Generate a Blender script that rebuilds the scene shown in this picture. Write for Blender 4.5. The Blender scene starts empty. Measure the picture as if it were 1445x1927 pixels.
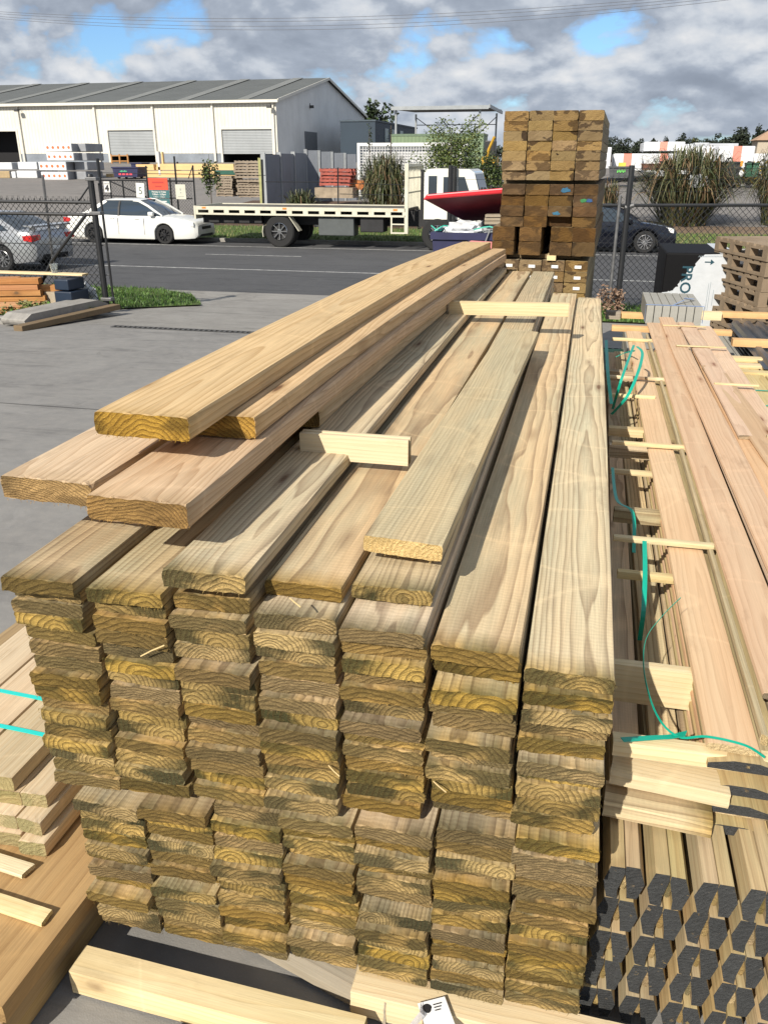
import bpy, math, random
from mathutils import Vector, Matrix, noise
scene = bpy.context.scene
C = scene.collection
R = math.radians
rnd = random.Random(7)

# ------------------------------------------------------------------ camera
FPX, CX, CY, HY, VX, CAMZ = 1560., 722.5, 963.5, 304., 1122., 2.15
PITCH = math.atan((CY-HY)/FPX)
AZ = math.atan((VX-CX)*math.cos(PITCH)/FPX)
cam_d = bpy.data.cameras.new('camera'); cam = bpy.data.objects.new('camera', cam_d); C.objects.link(cam)
cam.location = (0, 0, CAMZ); cam.rotation_euler = (math.pi/2-PITCH, 0, AZ)
cam_d.sensor_fit = 'VERTICAL'; cam_d.sensor_height = 36; cam_d.lens = 36*FPX/1927
cam_d.clip_start = .05; cam_d.clip_end = 3000
scene.camera = cam

# ------------------------------------------------------------------ sun and sky
SDIR = Vector((.45, 1.45, -1.08)).normalized()      # the way the sunlight travels
sun_d = bpy.data.lights.new('sun', 'SUN'); sun = bpy.data.objects.new('sun', sun_d); C.objects.link(sun)
sun_d.energy = 4.6; sun_d.angle = R(.53); sun_d.color = (1, .93, .82)
sun.rotation_euler = SDIR.to_track_quat('-Z', 'Y').to_euler(); sun.location = (0, -5, 20)
world = bpy.data.worlds.new('World'); scene.world = world; world.use_nodes = True
wt = world.node_tree; wn, wl = wt.nodes, wt.links; wn.clear()
def W(t, **k):
    n = wn.new(t)
    for a, b in k.items():
        if a.startswith('i_'): n.inputs[a[2:].replace('_', ' ')].default_value = b
        else: setattr(n, a, b)
    return n
out = W('ShaderNodeOutputWorld'); bg = W('ShaderNodeBackground'); bg.inputs['Strength'].default_value = .1
wl.new(bg.outputs[0], out.inputs[0])
sky = W('ShaderNodeTexSky'); sky.sky_type = 'NISHITA'; sky.sun_disc = False
sky.sun_elevation = math.asin(-SDIR.z); sky.sun_rotation = math.atan2(-SDIR.x, -SDIR.y)
sky.air_density = 1.0; sky.dust_density = .6; sky.ozone_density = 1.6
tc = W('ShaderNodeTexCoord'); sep = W('ShaderNodeSeparateXYZ'); wl.new(tc.outputs['Generated'], sep.inputs[0])
def wm(op, a, b=None, c=None):
    n = W('ShaderNodeMath', operation=op)
    for i, v in enumerate((a, b, c)):
        if v is None: continue
        if isinstance(v, (int, float)): n.inputs[i].default_value = v
        else: wl.new(v, n.inputs[i])
    return n.outputs[0]
cxyz = W('ShaderNodeCombineXYZ'); wl.new(sep.outputs['X'], cxyz.inputs[0]); wl.new(sep.outputs['Y'], cxyz.inputs[1])
wl.new(wm('MULTIPLY', wm('POWER', wm('MAXIMUM', sep.outputs['Z'], .0), .85), 1.55), cxyz.inputs[2])
def cloud(off, scale, det, rough, dist=.25):
    mp = W('ShaderNodeMapping'); wl.new(cxyz.outputs[0], mp.inputs['Vector']); mp.inputs['Location'].default_value = off
    n = W('ShaderNodeTexNoise'); wl.new(mp.outputs[0], n.inputs['Vector'])
    n.inputs['Scale'].default_value = scale; n.inputs['Detail'].default_value = det; n.inputs['Roughness'].default_value = rough
    n.inputs['Distortion'].default_value = dist
    return n.outputs['Fac']
def wramp(fac, stops):
    r = W('ShaderNodeValToRGB'); wl.new(fac, r.inputs[0]); cr = r.color_ramp
    while len(cr.elements) > 1: cr.elements.remove(cr.elements[-1])
    for i, (p, c) in enumerate(stops):
        e = cr.elements[0] if i == 0 else cr.elements.new(p)
        e.position = p; e.color = (*c, 1) if len(c) == 3 else c
    return r.outputs[0]
OFF = (2.2, 8.4, 7.7)
SC = 6.5
d1 = cloud(OFF, SC, 9, .52, .15)
d2 = cloud((OFF[0]+.004, OFF[1]-.0, OFF[2]+.022), SC, 7, .50, .15)
cover = wramp(d1, [(0, (0, 0, 0)), (.375, (0, 0, 0)), (.44, (1, 1, 1)), (1, (1, 1, 1))])
diff = wm('ADD', wm('MULTIPLY', wm('SUBTRACT', d1, d2), 3.0), .50)
big = cloud((7, 2, 1), 3.5, 3, .5)
lit = wm('ADD', wm('MULTIPLY', diff, .75), wm('MULTIPLY', big, .25))
ccol = wramp(lit, [(0, (1.9, 2.2, 2.75)), (.30, (2.3, 2.65, 3.25)), (.46, (3.0, 3.4, 4.05)), (.60, (4.5, 4.85, 5.35)), (.78, (5.9, 6.0, 6.15)), (1, (7.2, 7.15, 7.0))])
mix = W('ShaderNodeMix', data_type='RGBA')
wl.new(cover, mix.inputs['Factor']); tint = W('ShaderNodeMix', data_type='RGBA', blend_type='MULTIPLY'); tint.inputs['Factor'].default_value = 1; tint.inputs['B'].default_value = (.62, .84, 1.12, 1); wl.new(sky.outputs[0], tint.inputs['A']); wl.new(tint.outputs['Result'], mix.inputs['A']); wl.new(ccol, mix.inputs['B'])
mix.clamp_factor = True
wl.new(mix.outputs['Result'], bg.inputs['Color'])
vs = scene.view_settings
vs.view_transform = 'Standard'; vs.look = 'None'; vs.exposure = .42; vs.gamma = 1

# ------------------------------------------------------------------ picture measurements -> places in the world
_s, _c, _sa, _ca = math.sin(PITCH), math.cos(PITCH), math.sin(AZ), math.cos(AZ)
def ray(px, py):
    x, y = px-CX, py-CY
    D = y*_c+FPX*_s; F = FPX*_c-y*_s
    return Vector((x*_ca-F*_sa, F*_ca+x*_sa, -D))
def aty(px, py, Y):
    d = ray(px, py); t = Y/d.y; return Vector((d.x*t, Y, CAMZ+d.z*t))
def atz(px, py, z):
    d = ray(px, py); t = (z-CAMZ)/d.z; return Vector((d.x*t, d.y*t, z))
ZK = [(-60, 0), (5, 0), (17, -.60), (31, -.60), (60, .75), (95, 2.05), (1500, 2.05)]
def zg(y):
    for (a, za), (b, zb) in zip(ZK, ZK[1:]):
        if y <= b: return za+(zb-za)*(y-a)/(b-a)
    return ZK[-1][1]
def gnd(px, py):
    lo, hi = 1., 400.
    for _ in range(60):
        m = (lo+hi)/2; p = aty(px, py, m)
        if p.z > zg(m): lo = m
        else: hi = m
    return aty(px, py, lo)

# ------------------------------------------------------------------ mesh helpers
class MB:
    def __init__(s): s.v, s.f, s.m = [], [], []
    def add(s, vs, fs, m=0):
        o = len(s.v); s.v += [tuple(v) for v in vs]; s.f += [tuple(i+o for i in f) for f in fs]; s.m += [m]*len(fs); return s
    def box(s, x0, x1, y0, y1, z0, z1, m=0, M=None):
        vs = [Vector((x, y, z)) for z in (z0, z1) for y in (y0, y1) for x in (x0, x1)]
        if M is not None: vs = [M @ v for v in vs]
        return s.add(vs, [(0, 2, 3, 1), (4, 5, 7, 6), (0, 1, 5, 4), (2, 6, 7, 3), (0, 4, 6, 2), (1, 3, 7, 5)], m)
    def prism(s, pts, a, b, axis='y', m=0, mcap=None):
        n = len(pts)
        def P(p, t): return {'y': (p[0], t, p[1]), 'x': (t, p[0], p[1]), 'z': (p[0], p[1], t)}[axis]
        vs = [P(p, a) for p in pts]+[P(p, b) for p in pts]
        s.add(vs, [(i, (i+1) % n, (i+1) % n+n, i+n) for i in range(n)], m)
        return s.add(vs, [tuple(range(n))[::-1], tuple(range(n, 2*n))], m if mcap is None else mcap)
    def tube(s, pts, r, n=6, m=0, r1=None):
        pts = [Vector(p) for p in pts]; L = len(pts); vs = []; fs = []
        up = None
        for i, p in enumerate(pts):
            t = (pts[min(i+1, L-1)]-pts[max(i-1, 0)]).normalized()
            if up is None: up = t.orthogonal().normalized()
            up = (up-t*up.dot(t)); up = up.normalized() if up.length > 1e-6 else t.orthogonal().normalized()
            q = t.cross(up); rr = r if r1 is None else r+(r1-r)*i/(L-1)
            vs += [p+(up*math.cos(2*math.pi*k/n)+q*math.sin(2*math.pi*k/n))*rr for k in range(n)]
        for i in range(L-1):
            fs += [(i*n+k, i*n+(k+1) % n, (i+1)*n+(k+1) % n, (i+1)*n+k) for k in range(n)]
        fs += [tuple(range(n))[::-1], tuple(range((L-1)*n, L*n))]
        return s.add(vs, fs, m)
    def ribbon(s, pts, wid, th, side, m=0):
        """flat strap along pts; side = unit vector across it (or list)"""
        pts = [Vector(p) for p in pts]; L = len(pts); vs = []; fs = []
        for i, p in enumerate(pts):
            t = (pts[min(i+1, L-1)]-pts[max(i-1, 0)]).normalized()
            sd = Vector(side[i] if isinstance(side, list) else side); sd = (sd-t*sd.dot(t)).normalized(); nn = t.cross(sd)
            vs += [p+sd*wid/2+nn*th/2, p-sd*wid/2+nn*th/2, p-sd*wid/2-nn*th/2, p+sd*wid/2-nn*th/2]
        for i in range(L-1):
            fs += [(i*4+k, i*4+(k+1) % 4, (i+1)*4+(k+1) % 4, (i+1)*4+k) for k in range(4)]
        fs += [(3, 2, 1, 0), tuple(range((L-1)*4, L*4))]
        return s.add(vs, fs, m)
    def lathe(s, prof, n=20, m=0, axis='z', o=(0, 0, 0), caps=True):
        vs = []; fs = []; L = len(prof); o = Vector(o)
        for r, h in prof:
            for k in range(n):
                a = 2*math.pi*k/n; c_, s_ = r*math.cos(a), r*math.sin(a)
                vs.append(o+Vector({'z': (c_, s_, h), 'y': (c_, h, s_), 'x': (h, c_, s_)}[axis]))
        for i in range(L-1):
            fs += [(i*n+k, i*n+(k+1) % n, (i+1)*n+(k+1) % n, (i+1)*n+k) for k in range(n)]
        if caps: fs += [tuple(range(n))[::-1], tuple(range((L-1)*n, L*n))]
        return s.add(vs, fs, m)
    def mesh(s, name, mats, smooth=False):
        me = bpy.data.meshes.new(name); me.from_pydata(s.v, [], s.f)
        for m in (mats if isinstance(mats, (list, tuple)) else [mats]): me.materials.append(m)
        me.polygons.foreach_set('material_index', s.m)
        if smooth: me.polygons.foreach_set('use_smooth', [True]*len(s.f))
        me.update(); return me
    def build(s, name, mats, parent=None, smooth=False, loc=None, rot=None, bevel=0, fix=True):
        me = s.mesh(name, mats, smooth)
        if fix:
            import bmesh
            bm = bmesh.new(); bm.from_mesh(me); bmesh.ops.recalc_face_normals(bm, faces=bm.faces); bm.to_mesh(me); bm.free()
        o = bpy.data.objects.new(name, me); C.objects.link(o)
        if parent is not None: o.parent = parent
        if loc is not None: o.location = loc
        if rot is not None: o.rotation_euler = rot
        if smooth:
            md = o.modifiers.new('edges', 'EDGE_SPLIT'); md.split_angle = R(35)
        if bevel:
            md = o.modifiers.new('bevel', 'BEVEL'); md.width = bevel; md.segments = 2; md.limit_method = 'ANGLE'; md.angle_limit = R(40)
        return o
def tag(o, label=None, cat=None, group=None, kind=None):
    if label: o['label'] = label
    if cat: o['category'] = cat
    if group: o['group'] = group
    if kind: o['kind'] = kind
    return o
def empty(name, loc=(0, 0, 0), rz=0, label=None, cat=None, group=None):
    o = bpy.data.objects.new(name, None); C.objects.link(o); o.location = loc; o.rotation_euler = (0, 0, rz); o.empty_display_size = .1
    return tag(o, label, cat, group)
def dup(o, loc=None, rz=None, label=None, group=None, parent=None):
    c = o.copy(); C.objects.link(c)
    if parent is not None: c.parent = parent
    if loc is not None: c.location = loc
    if rz is not None: c.rotation_euler = (0, 0, rz)
    if label: c['label'] = label
    if group: c['group'] = group
    for ch in list(o.children): dup(ch, parent=c)
    return c
ORD = ['', 'first', 'second', 'third', 'fourth', 'fifth', 'sixth', 'seventh', 'eighth', 'ninth', 'tenth', 'eleventh', 'twelfth', 'thirteenth', 'fourteenth', 'fifteenth', 'sixteenth', 'seventeenth', 'eighteenth', 'nineteenth', 'twentieth', 'twenty-first', 'twenty-second', 'twenty-third', 'twenty-fourth', 'twenty-fifth', 'twenty-sixth', 'twenty-seventh', 'twenty-eighth']

# ------------------------------------------------------------------ materials
class NT:
    def __init__(s, name):
        s.mat = bpy.data.materials.new(name); s.mat.use_nodes = True; s.t = s.mat.node_tree
        s.b = s.t.nodes['Principled BSDF']; s.l = s.t.links
    def n(s, t, ins=None, **k):
        n = s.t.nodes.new(t)
        for a, b in k.items(): setattr(n, a, b)
        for a, b in (ins or {}).items(): s.put(n.inputs[a], b)
        return n
    def put(s, sock, v):
        if isinstance(v, bpy.types.NodeSocket): s.l.new(v, sock)
        elif isinstance(v, (tuple, list)) and sock.type == 'RGBA': sock.default_value = (*v, 1) if len(v) == 3 else v
        else: sock.default_value = v
    def m(s, op, a, b=0., c=None, clamp=False):
        n = s.n('ShaderNodeMath', operation=op, use_clamp=clamp); s.put(n.inputs[0], a); s.put(n.inputs[1], b)
        if c is not None: s.put(n.inputs[2], c)
        return n.outputs[0]
    def vm(s, op, a, b=(0, 0, 0)):
        n = s.n('ShaderNodeVectorMath', operation=op); s.put(n.inputs[0], a); s.put(n.inputs[1], b)
        return n.outputs['Value'] if op in ('LENGTH', 'DOT_PRODUCT') else n.outputs[0]
    def noise(s, vec, scale, detail=3, rough=.5, dist=0, col=False):
        n = s.n('ShaderNodeTexNoise', {'Vector': vec, 'Scale': scale, 'Detail': detail, 'Roughness': rough, 'Distortion': dist})
        return n.outputs['Color' if col else 'Fac']
    def mix(s, f, a, b, blend='MIX'):
        n = s.n('ShaderNodeMix', data_type='RGBA', blend_type=blend); n.clamp_factor = True
        s.put(n.inputs['Factor'], f); s.put(n.inputs['A'], a); s.put(n.inputs['B'], b); return n.outputs['Result']
    def rng(s, v, a, b, c=0., d=1.):
        n = s.n('ShaderNodeMapRange', {'Value': v, 'From Min': a, 'From Max': b, 'To Min': c, 'To Max': d}); return n.outputs[0]
    def bump(s, h, strength=.3, dist=.01):
        n = s.n('ShaderNodeBump', {'Height': h, 'Strength': strength, 'Distance': dist}); s.l.new(n.outputs[0], s.b.inputs['Normal']); return n
def pm(name, col, rough=.6, metal=0, var=.12, vs_=4., bmp=0., bs=40., col2=None, coat=0, spec=None, trans=0, alpha=1):
    t = NT(name); tcn = t.n('ShaderNodeTexCoord').outputs['Object']
    if var or col2:
        f = t.noise(tcn, vs_, 5, .6)
        c2 = col2 if col2 else tuple(max(0, x*(1-2.2*var)) for x in col)
        f = t.rng(f, .3, .7)
        t.put(t.b.inputs['Base Color'], t.mix(f, c2, col))
    else: t.b.inputs['Base Color'].default_value = (*col, 1)
    t.b.inputs['Roughness'].default_value = rough; t.b.inputs['Metallic'].default_value = metal
    t.b.inputs['Coat Weight'].default_value = coat
    if spec is not None: t.b.inputs['Specular IOR Level'].default_value = spec
    if trans: t.b.inputs['Transmission Weight'].default_value = trans
    if alpha < 1: t.b.inputs['Alpha'].default_value = alpha
    if bmp: t.bump(t.noise(tcn, bs, 4, .6), bmp, .01)
    return t.mat

def wood(name, early, late, tint, end_early, end_late, end_dark, stain=(.5, .62), period=.010, ring=.55, fibre=.14, end=False, knot=(.16, .09, .05), tint_amt=.6, bright=(.86, 1.12), saw=.0, paint=None, zc=(-.16, .03), soak=0.):
    """solid wood: growth rings round a pith that runs along Y, cut by whatever face shows"""
    t = NT(name); tcn = t.n('ShaderNodeTexCoord').outputs['Object']
    rv = t.n('ShaderNodeObjectInfo').outputs['Random']
    r2 = t.m('FRACT', t.m('MULTIPLY', rv, 71.3)); r3 = t.m('FRACT', t.m('MULTIPLY', rv, 193.7)); r4 = t.m('FRACT', t.m('MULTIPLY', rv, 517.9))
    off = t.n('ShaderNodeCombineXYZ', {'X': t.m('MULTIPLY', rv, 37.), 'Y': t.m('MULTIPLY', r2, 91.), 'Z': t.m('MULTIPLY', r3, 53.)}).outputs[0]
    P = t.vm('ADD', tcn, off)
    lowf = t.noise(t.vm('MULTIPLY', P, (5, .55, 5)), 1., 3, .55, col=True)
    lo = t.vm('MULTIPLY', t.vm('SUBTRACT', lowf, (.5, .5, .5)), (.075, 0, .075))
    mid = t.noise(t.vm('MULTIPLY', P, (30, 2.2, 30)), 1., 2, .5, col=True)
    mi = t.vm('MULTIPLY', t.vm('SUBTRACT', mid, (.5, .5, .5)), (.0045, 0, .0045))
    ctr = t.n('ShaderNodeCombineXYZ', {'X': t.rng(r2, 0, 1, .03, .17), 'Y': 0., 'Z': t.rng(r4, 0, 1, zc[0], zc[1])}).outputs[0]
    q = t.vm('SUBTRACT', t.vm('ADD', t.vm('ADD', tcn, lo), mi), ctr)
    q = t.vm('MULTIPLY', q, (1, 0, 1))
    rad = t.vm('LENGTH', q)
    per = t.m('MULTIPLY', t.m('ADD', t.m('MULTIPLY', r3, .7), .7), period)
    ph = t.m('FRACT', t.m('DIVIDE', rad, per))
    late_m = t.m('POWER', ph, 2.6)                                    # slow rise, sharp fall: latewood line
    edge = t.rng(ph, .93, 1., 1., 0.)
    late_m = t.m('MULTIPLY', late_m, edge)
    fine = t.noise(t.vm('MULTIPLY', P, (260, 5, 260)) if not end else t.vm('MULTIPLY', P, (420, 60, 420)), 1., 3, .6)
    big = t.noise(t.vm('MULTIPLY', P, (7, .8, 9)), 1., 4, .55)
    vor = t.n('ShaderNodeTexVoronoi', {'Vector': t.vm('MULTIPLY', P, (7.5, 1.6, 3.)), 'Scale': 1., 'Randomness': 1.})
    kd = vor.outputs['Distance']
    if not end:
        col = t.mix(t.rng(big, .40, .62, 0, tint_amt), early, tint)
        col = t.mix(t.m('MULTIPLY', late_m, ring), col, late)
        bandn = t.noise(t.vm('MULTIPLY', P, (28, .45, 28)), 1., 3, .6)
        col = t.mix(t.rng(bandn, .5, .75, 0, .25), col, late)
        kr = t.m('ADD', kd, t.m('MULTIPLY', t.m('SUBTRACT', mid, .5), .05))
        col = t.mix(t.rng(kr, .07, .20, .6, 0), col, tuple(.5*a+.5*b for a, b in zip(knot, late)))
        col = t.mix(t.rng(kr, .045, .085, 1, 0), col, knot)
        whl = t.noise(t.vm('MULTIPLY', P, (1.2, 1.9, 1.2)), 1., 1, .5)
        wln = t.rng(t.m('ABSOLUTE', t.m('SUBTRACT', t.m('ADD', whl, t.m('MULTIPLY', t.m('SUBTRACT', fine, .5), .02)), .5)), .0, .012, .26, 0)
        col = t.mix(wln, col, tuple(min(1, x*1.25) for x in early))
        scuff = t.noise(t.vm('MULTIPLY', P, (3, 1.6, 3)), 1., 6, .7)
        col = t.mix(t.rng(scuff, .56, .72, 0, .28), col, tuple(min(1, x*1.35) for x in early))
        dirt = t.noise(t.vm('MULTIPLY', P, (9, 3, 9)), 1., 6, .7)
        col = t.mix(t.rng(dirt, .58, .75, 0, .32), col, tuple(x*.45 for x in late))
        if soak:
            ly = t.n('ShaderNodeSeparateXYZ', {0: tcn}).outputs['Y']
            sn = t.noise(t.vm('MULTIPLY', P, (24, 5, 24)), 1., 4, .6)
            sk_ = t.m('MULTIPLY', t.rng(t.m('ADD', ly, t.m('MULTIPLY', sn, -.06)), -.03, .05, soak, 0), 1.)
            stt = t.noise(t.vm('MULTIPLY', P, (7, .0, 12)), 1., 4, .55)
            ec = t.mix(t.rng(stt, .46, .56, 0, .8), tuple(a*.75 for a in end_early), tuple(a*1.5 for a in end_dark))
            ec = t.mix(t.m('MULTIPLY', late_m, ring*.8), ec, end_late)
            col = t.mix(sk_, col, ec)
        val = t.rng(fine, .3, .7, 1-fibre, 1+fibre)
        hgt = t.m('ADD', t.m('MULTIPLY', late_m, -.5), t.m('MULTIPLY', fine, 1.))
        if saw:
            wv = t.n('ShaderNodeTexWave', {'Vector': tcn, 'Scale': 21., 'Distortion': 5., 'Detail': 2., 'Detail Scale': 1.5}, wave_type='BANDS', bands_direction='Y').outputs['Fac']
            val = t.m('MULTIPLY', val, t.rng(wv, 0, 1, 1-saw, 1+saw)); hgt = t.m('ADD', hgt, t.m('MULTIPLY', wv, .5))
    else:
        col = t.mix(t.rng(big, .35, .65), end_early, tuple(.6*a+.4*b for a, b in zip(end_early, end_late)))
        # preservative has soaked the outer sapwood in blotches and left the heart pale
        st = t.noise(t.vm('MULTIPLY', P, (7, .0, 12)), 1., 4, .55, .5)
        radf = t.rng(rad, .03, .15, -.16, .15)
        st = t.m('ADD', st, radf)
        stm = t.rng(st, stain[0], stain[1], 0, 1)
        col = t.mix(t.m('MULTIPLY', stm, t.rng(r4, 0, 1, .5, 1.)), col, end_dark)
        col = t.mix(t.m('MULTIPLY', late_m, ring), col, end_late)
        speck = t.noise(t.vm('MULTIPLY', P, (150, 20, 150)), 1., 3, .7)
        col = t.mix(t.rng(speck, .58, .76, 0, .22), col, tuple(min(1, x*1.4) for x in end_early))
        if paint:
            pmask = t.rng(t.noise(t.vm('MULTIPLY', P, (40, 40, 40)), 1., 4, .6), .30, .36, .35, 1)
            col = t.mix(pmask, col, t.mix(t.noise(P, 60, 4), paint, tuple(x*1.9 for x in paint)))
        val = t.rng(fine, .25, .75, .62, 1.35)
        hgt = t.m('ADD', t.m('MULTIPLY', late_m, .8), t.m('ADD', t.m('MULTIPLY', fine, 1.4), t.m('MULTIPLY', speck, 2.)))
    val = t.m('MULTIPLY', val, t.rng(t.m('FRACT', t.m('MULTIPLY', rv, 31.7)), 0, 1, *bright))
    hs = t.n('ShaderNodeHueSaturation', {'Hue': t.rng(r4, 0, 1, .495, .508), 'Color': col, 'Value': val, 'Saturation': t.rng(r3, 0, 1, .85, 1.1)})
    t.put(t.b.inputs['Base Color'], hs.outputs[0])
    t.b.inputs['Roughness'].default_value = .82 if not end else .9
    t.b.inputs['Specular IOR Level'].default_value = .25
    t.bump(hgt, .35 if not end else .8, .0015 if not end else .004)
    return t.mat
def woodpair(name, early, late, tint, ee, el, ed, **k):
    ke = {a: b for a, b in k.items() if a not in ('saw',)}
    return [wood(name, early, late, tint, ee, el, ed, **{a: b for a, b in k.items() if a != 'paint'}), wood(name+'_end', early, late, tint, ee, el, ed, end=True, **ke)]

WTREAT = woodpair('treated_pine', (.60, .455, .275), (.25, .175, .105), (.42, .405, .28), (.52, .335, .105), (.070, .044, .013), (.050, .048, .018), saw=.018, stain=(.39, .56), ring=.95, soak=.9, period=.013, bright=(.78, 1.18))
WTHICK = woodpair('thick_pine', (.62, .445, .265), (.40, .25, .125), (.52, .39, .24), (.52, .31, .085), (.10, .05, .015), (.17, .105, .03), period=.009, ring=.85, stain=(.55, .7), zc=(-.14, -.03), soak=.35, bright=(.88, 1.08))
WPINK = woodpair('milled_pine', (.59, .39, .235), (.36, .20, .105), (.60, .44, .28), (.6, .45, .25), (.3, .2, .1), (.05, .05, .05), period=.014, ring=.4, fibre=.06, knot=(.22, .09, .04))
WPALE = woodpair('bearer_pine', (.70, .56, .34), (.52, .36, .17), (.62, .52, .30), (.62, .48, .25), (.4, .27, .11), (.3, .25, .12), period=.012, ring=.5, fibre=.08)
WFRESH = woodpair('fresh_cut_pine', (.60, .46, .28), (.28, .20, .12), (.46, .42, .29), (.78, .55, .27), (.52, .32, .12), (.6, .42, .2), saw=.05, ring=.5)
WSLEEP = woodpair('sleeper_pine', (.30, .235, .14), (.17, .12, .065), (.24, .21, .12), (.29, .195, .085), (.17, .105, .042), (.024, .012, .009), period=.012, stain=(.655, .67), bright=(.8, 1.15))
WDARKS = woodpair('old_sleeper_pine', (.20, .14, .075), (.11, .07, .035), (.17, .13, .07), (.155, .088, .032), (.075, .04, .016), (.05, .03, .014), period=.012, stain=(.55, .65), bright=(.8, 1.2))
WGREY = woodpair('grey_wood', (.36, .30, .22), (.2, .16, .12), (.3, .27, .22), (.32, .25, .17), (.16, .12, .08), (.1, .08, .05), period=.02)
WHEX = woodpair('rail_pine', (.47, .35, .19), (.27, .18, .09), (.36, .32, .18), (.5, .35, .15), (.2, .12, .05), (.05, .05, .05), paint=(.036, .037, .037), period=.012)
WORG = woodpair('plywood_beam', (.37, .235, .10), (.20, .11, .042), (.42, .29, .14), (.5, .33, .14), (.3, .18, .07), (.2, .12, .05), period=.045, ring=.5, zc=(-.10, .03))
WSTRIP = woodpair('batten_wood', (.45, .34, .20), (.28, .19, .1), (.38, .33, .2), (.5, .36, .17), (.3, .2, .09), (.15, .12, .05), period=.012)
# ------------------------------------------------------------------ sawn boards
def board_mesh(name, L, w, t, mats, seed, nx=12, nz=4, ny=18, rough=.0016, path=None, fibres=0, chamfer=.0025, wave=.0012):
    """solid sawn board: x 0..w, y 0..L, z 0..t, ragged saw-cut ends. path(y) -> (dx, dz) bends it"""
    r = random.Random(seed); mb = MB()
    ys = [0, .004, .02, .08]+[L*(i/ny) for i in range(1, ny)]+[L-.02, L-.003, L]
    ys = sorted(y for i, y in enumerate(ys) if 0 <= y <= L)
    per = [(i/nx, 0) for i in range(nx)]+[(1, j/nz) for j in range(nz)]+[(1-i/nx, 1) for i in range(nx)]+[(0, 1-j/nz) for j in range(nz)]
    n = len(per)
    endj = {}
    tw = r.uniform(-.004, .004)
    ph = [r.uniform(0, 6) for _ in range(4)]
    for k, y in enumerate(ys):
        e = k == 0 or k == len(ys)-1
        wx = math.sin(y*1.3+ph[0])*wave*2; wz = math.sin(y*1.7+ph[1])*wave*1.5
        dx, dz = path(y) if path else (0, 0)
        skewv = tw if k == 0 else 0
        for (u, v) in per:
            x = u*w; z = v*t
            cx = chamfer if u == 0 else (-chamfer if u == 1 else 0); 
            if v in (0, 1): pass
            if (u in (0, 1)) and (v in (0, 1)): x += cx; z += chamfer*.6 if v == 0 else -chamfer*.6
            j = rough if k <= 1 or e else rough*.35
            x += r.uniform(-j, j)*(1 if u in (0, 1) else .2); z += r.uniform(-j, j)*(1 if v in (0, 1) else .2)
            yy = y+(r.uniform(-rough, rough)*1.3+(u-.5)*skewv*2 if e else 0)
            mb.v.append((x+wx+dx, yy, z+wz+dz))
    for k in range(len(ys)-1):
        for i in range(n):
            mb.f.append((k*n+i, k*n+(i+1) % n, (k+1)*n+(i+1) % n, (k+1)*n+i)); mb.m.append(0)
    for end, base in ((0, 0), (1, (len(ys)-1)*n)):
        idx = {}
        for q, (u, v) in enumerate(per): idx[(round(u*nx), round(v*nz))] = base+q
        y = ys[0] if end == 0 else ys[-1]
        dx, dz = path(y) if path else (0, 0)
        wx = math.sin(y*1.3+ph[0])*wave*2; wz = math.sin(y*1.7+ph[1])*wave*1.5
        for i in range(1, nx):
            for j in range(1, nz):
                idx[(i, j)] = len(mb.v)
                mb.v.append((i/nx*w+wx+dx, y+r.uniform(-rough, rough)*1.1+((i/nx-.5)*tw*2 if end == 0 else 0), j/nz*t+wz+dz))
        for i in range(nx):
            for j in range(nz):
                q = (idx[(i, j)], idx[(i+1, j)], idx[(i+1, j+1)], idx[(i, j+1)])
                mb.f.append(q if end == 0 else q[::-1]); mb.m.append(1)
    for _ in range(fibres):                                      # torn fibres left by the saw along the end's edges
        u = r.random(); bot = r.random() < .6; ln = r.uniform(.004, .013); wd = r.uniform(.0005, .0011)
        if r.random() < .8: p = Vector((u*w, -.001, 0 if bot else t))
        else: p = Vector((0 if r.random() < .5 else w, -.001, r.random()*t))
        p2 = p+Vector((r.uniform(-.006, .006), -r.uniform(.000, .004), (-1 if bot else 1)*ln*r.uniform(.3, 1)))
        mb.add([p+Vector((-wd, .001, 0)), p+Vector((wd, .001, 0)), p2, p+Vector((0, .002, 0))], [(0, 1, 2), (1, 3, 2), (3, 0, 2)], 1)
    return mb.mesh(name, mats)
def put(mesh, name, loc, rz=0, sc=(1, 1, 1), label=None, cat=None, group=None, tilt=0, kind=None, rx=0):
    o = bpy.data.objects.new(name, mesh); C.objects.link(o); o.location = loc; o.rotation_euler = (rx, tilt, rz); o.scale = sc
    return tag(o, label, cat, group, kind)

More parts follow.
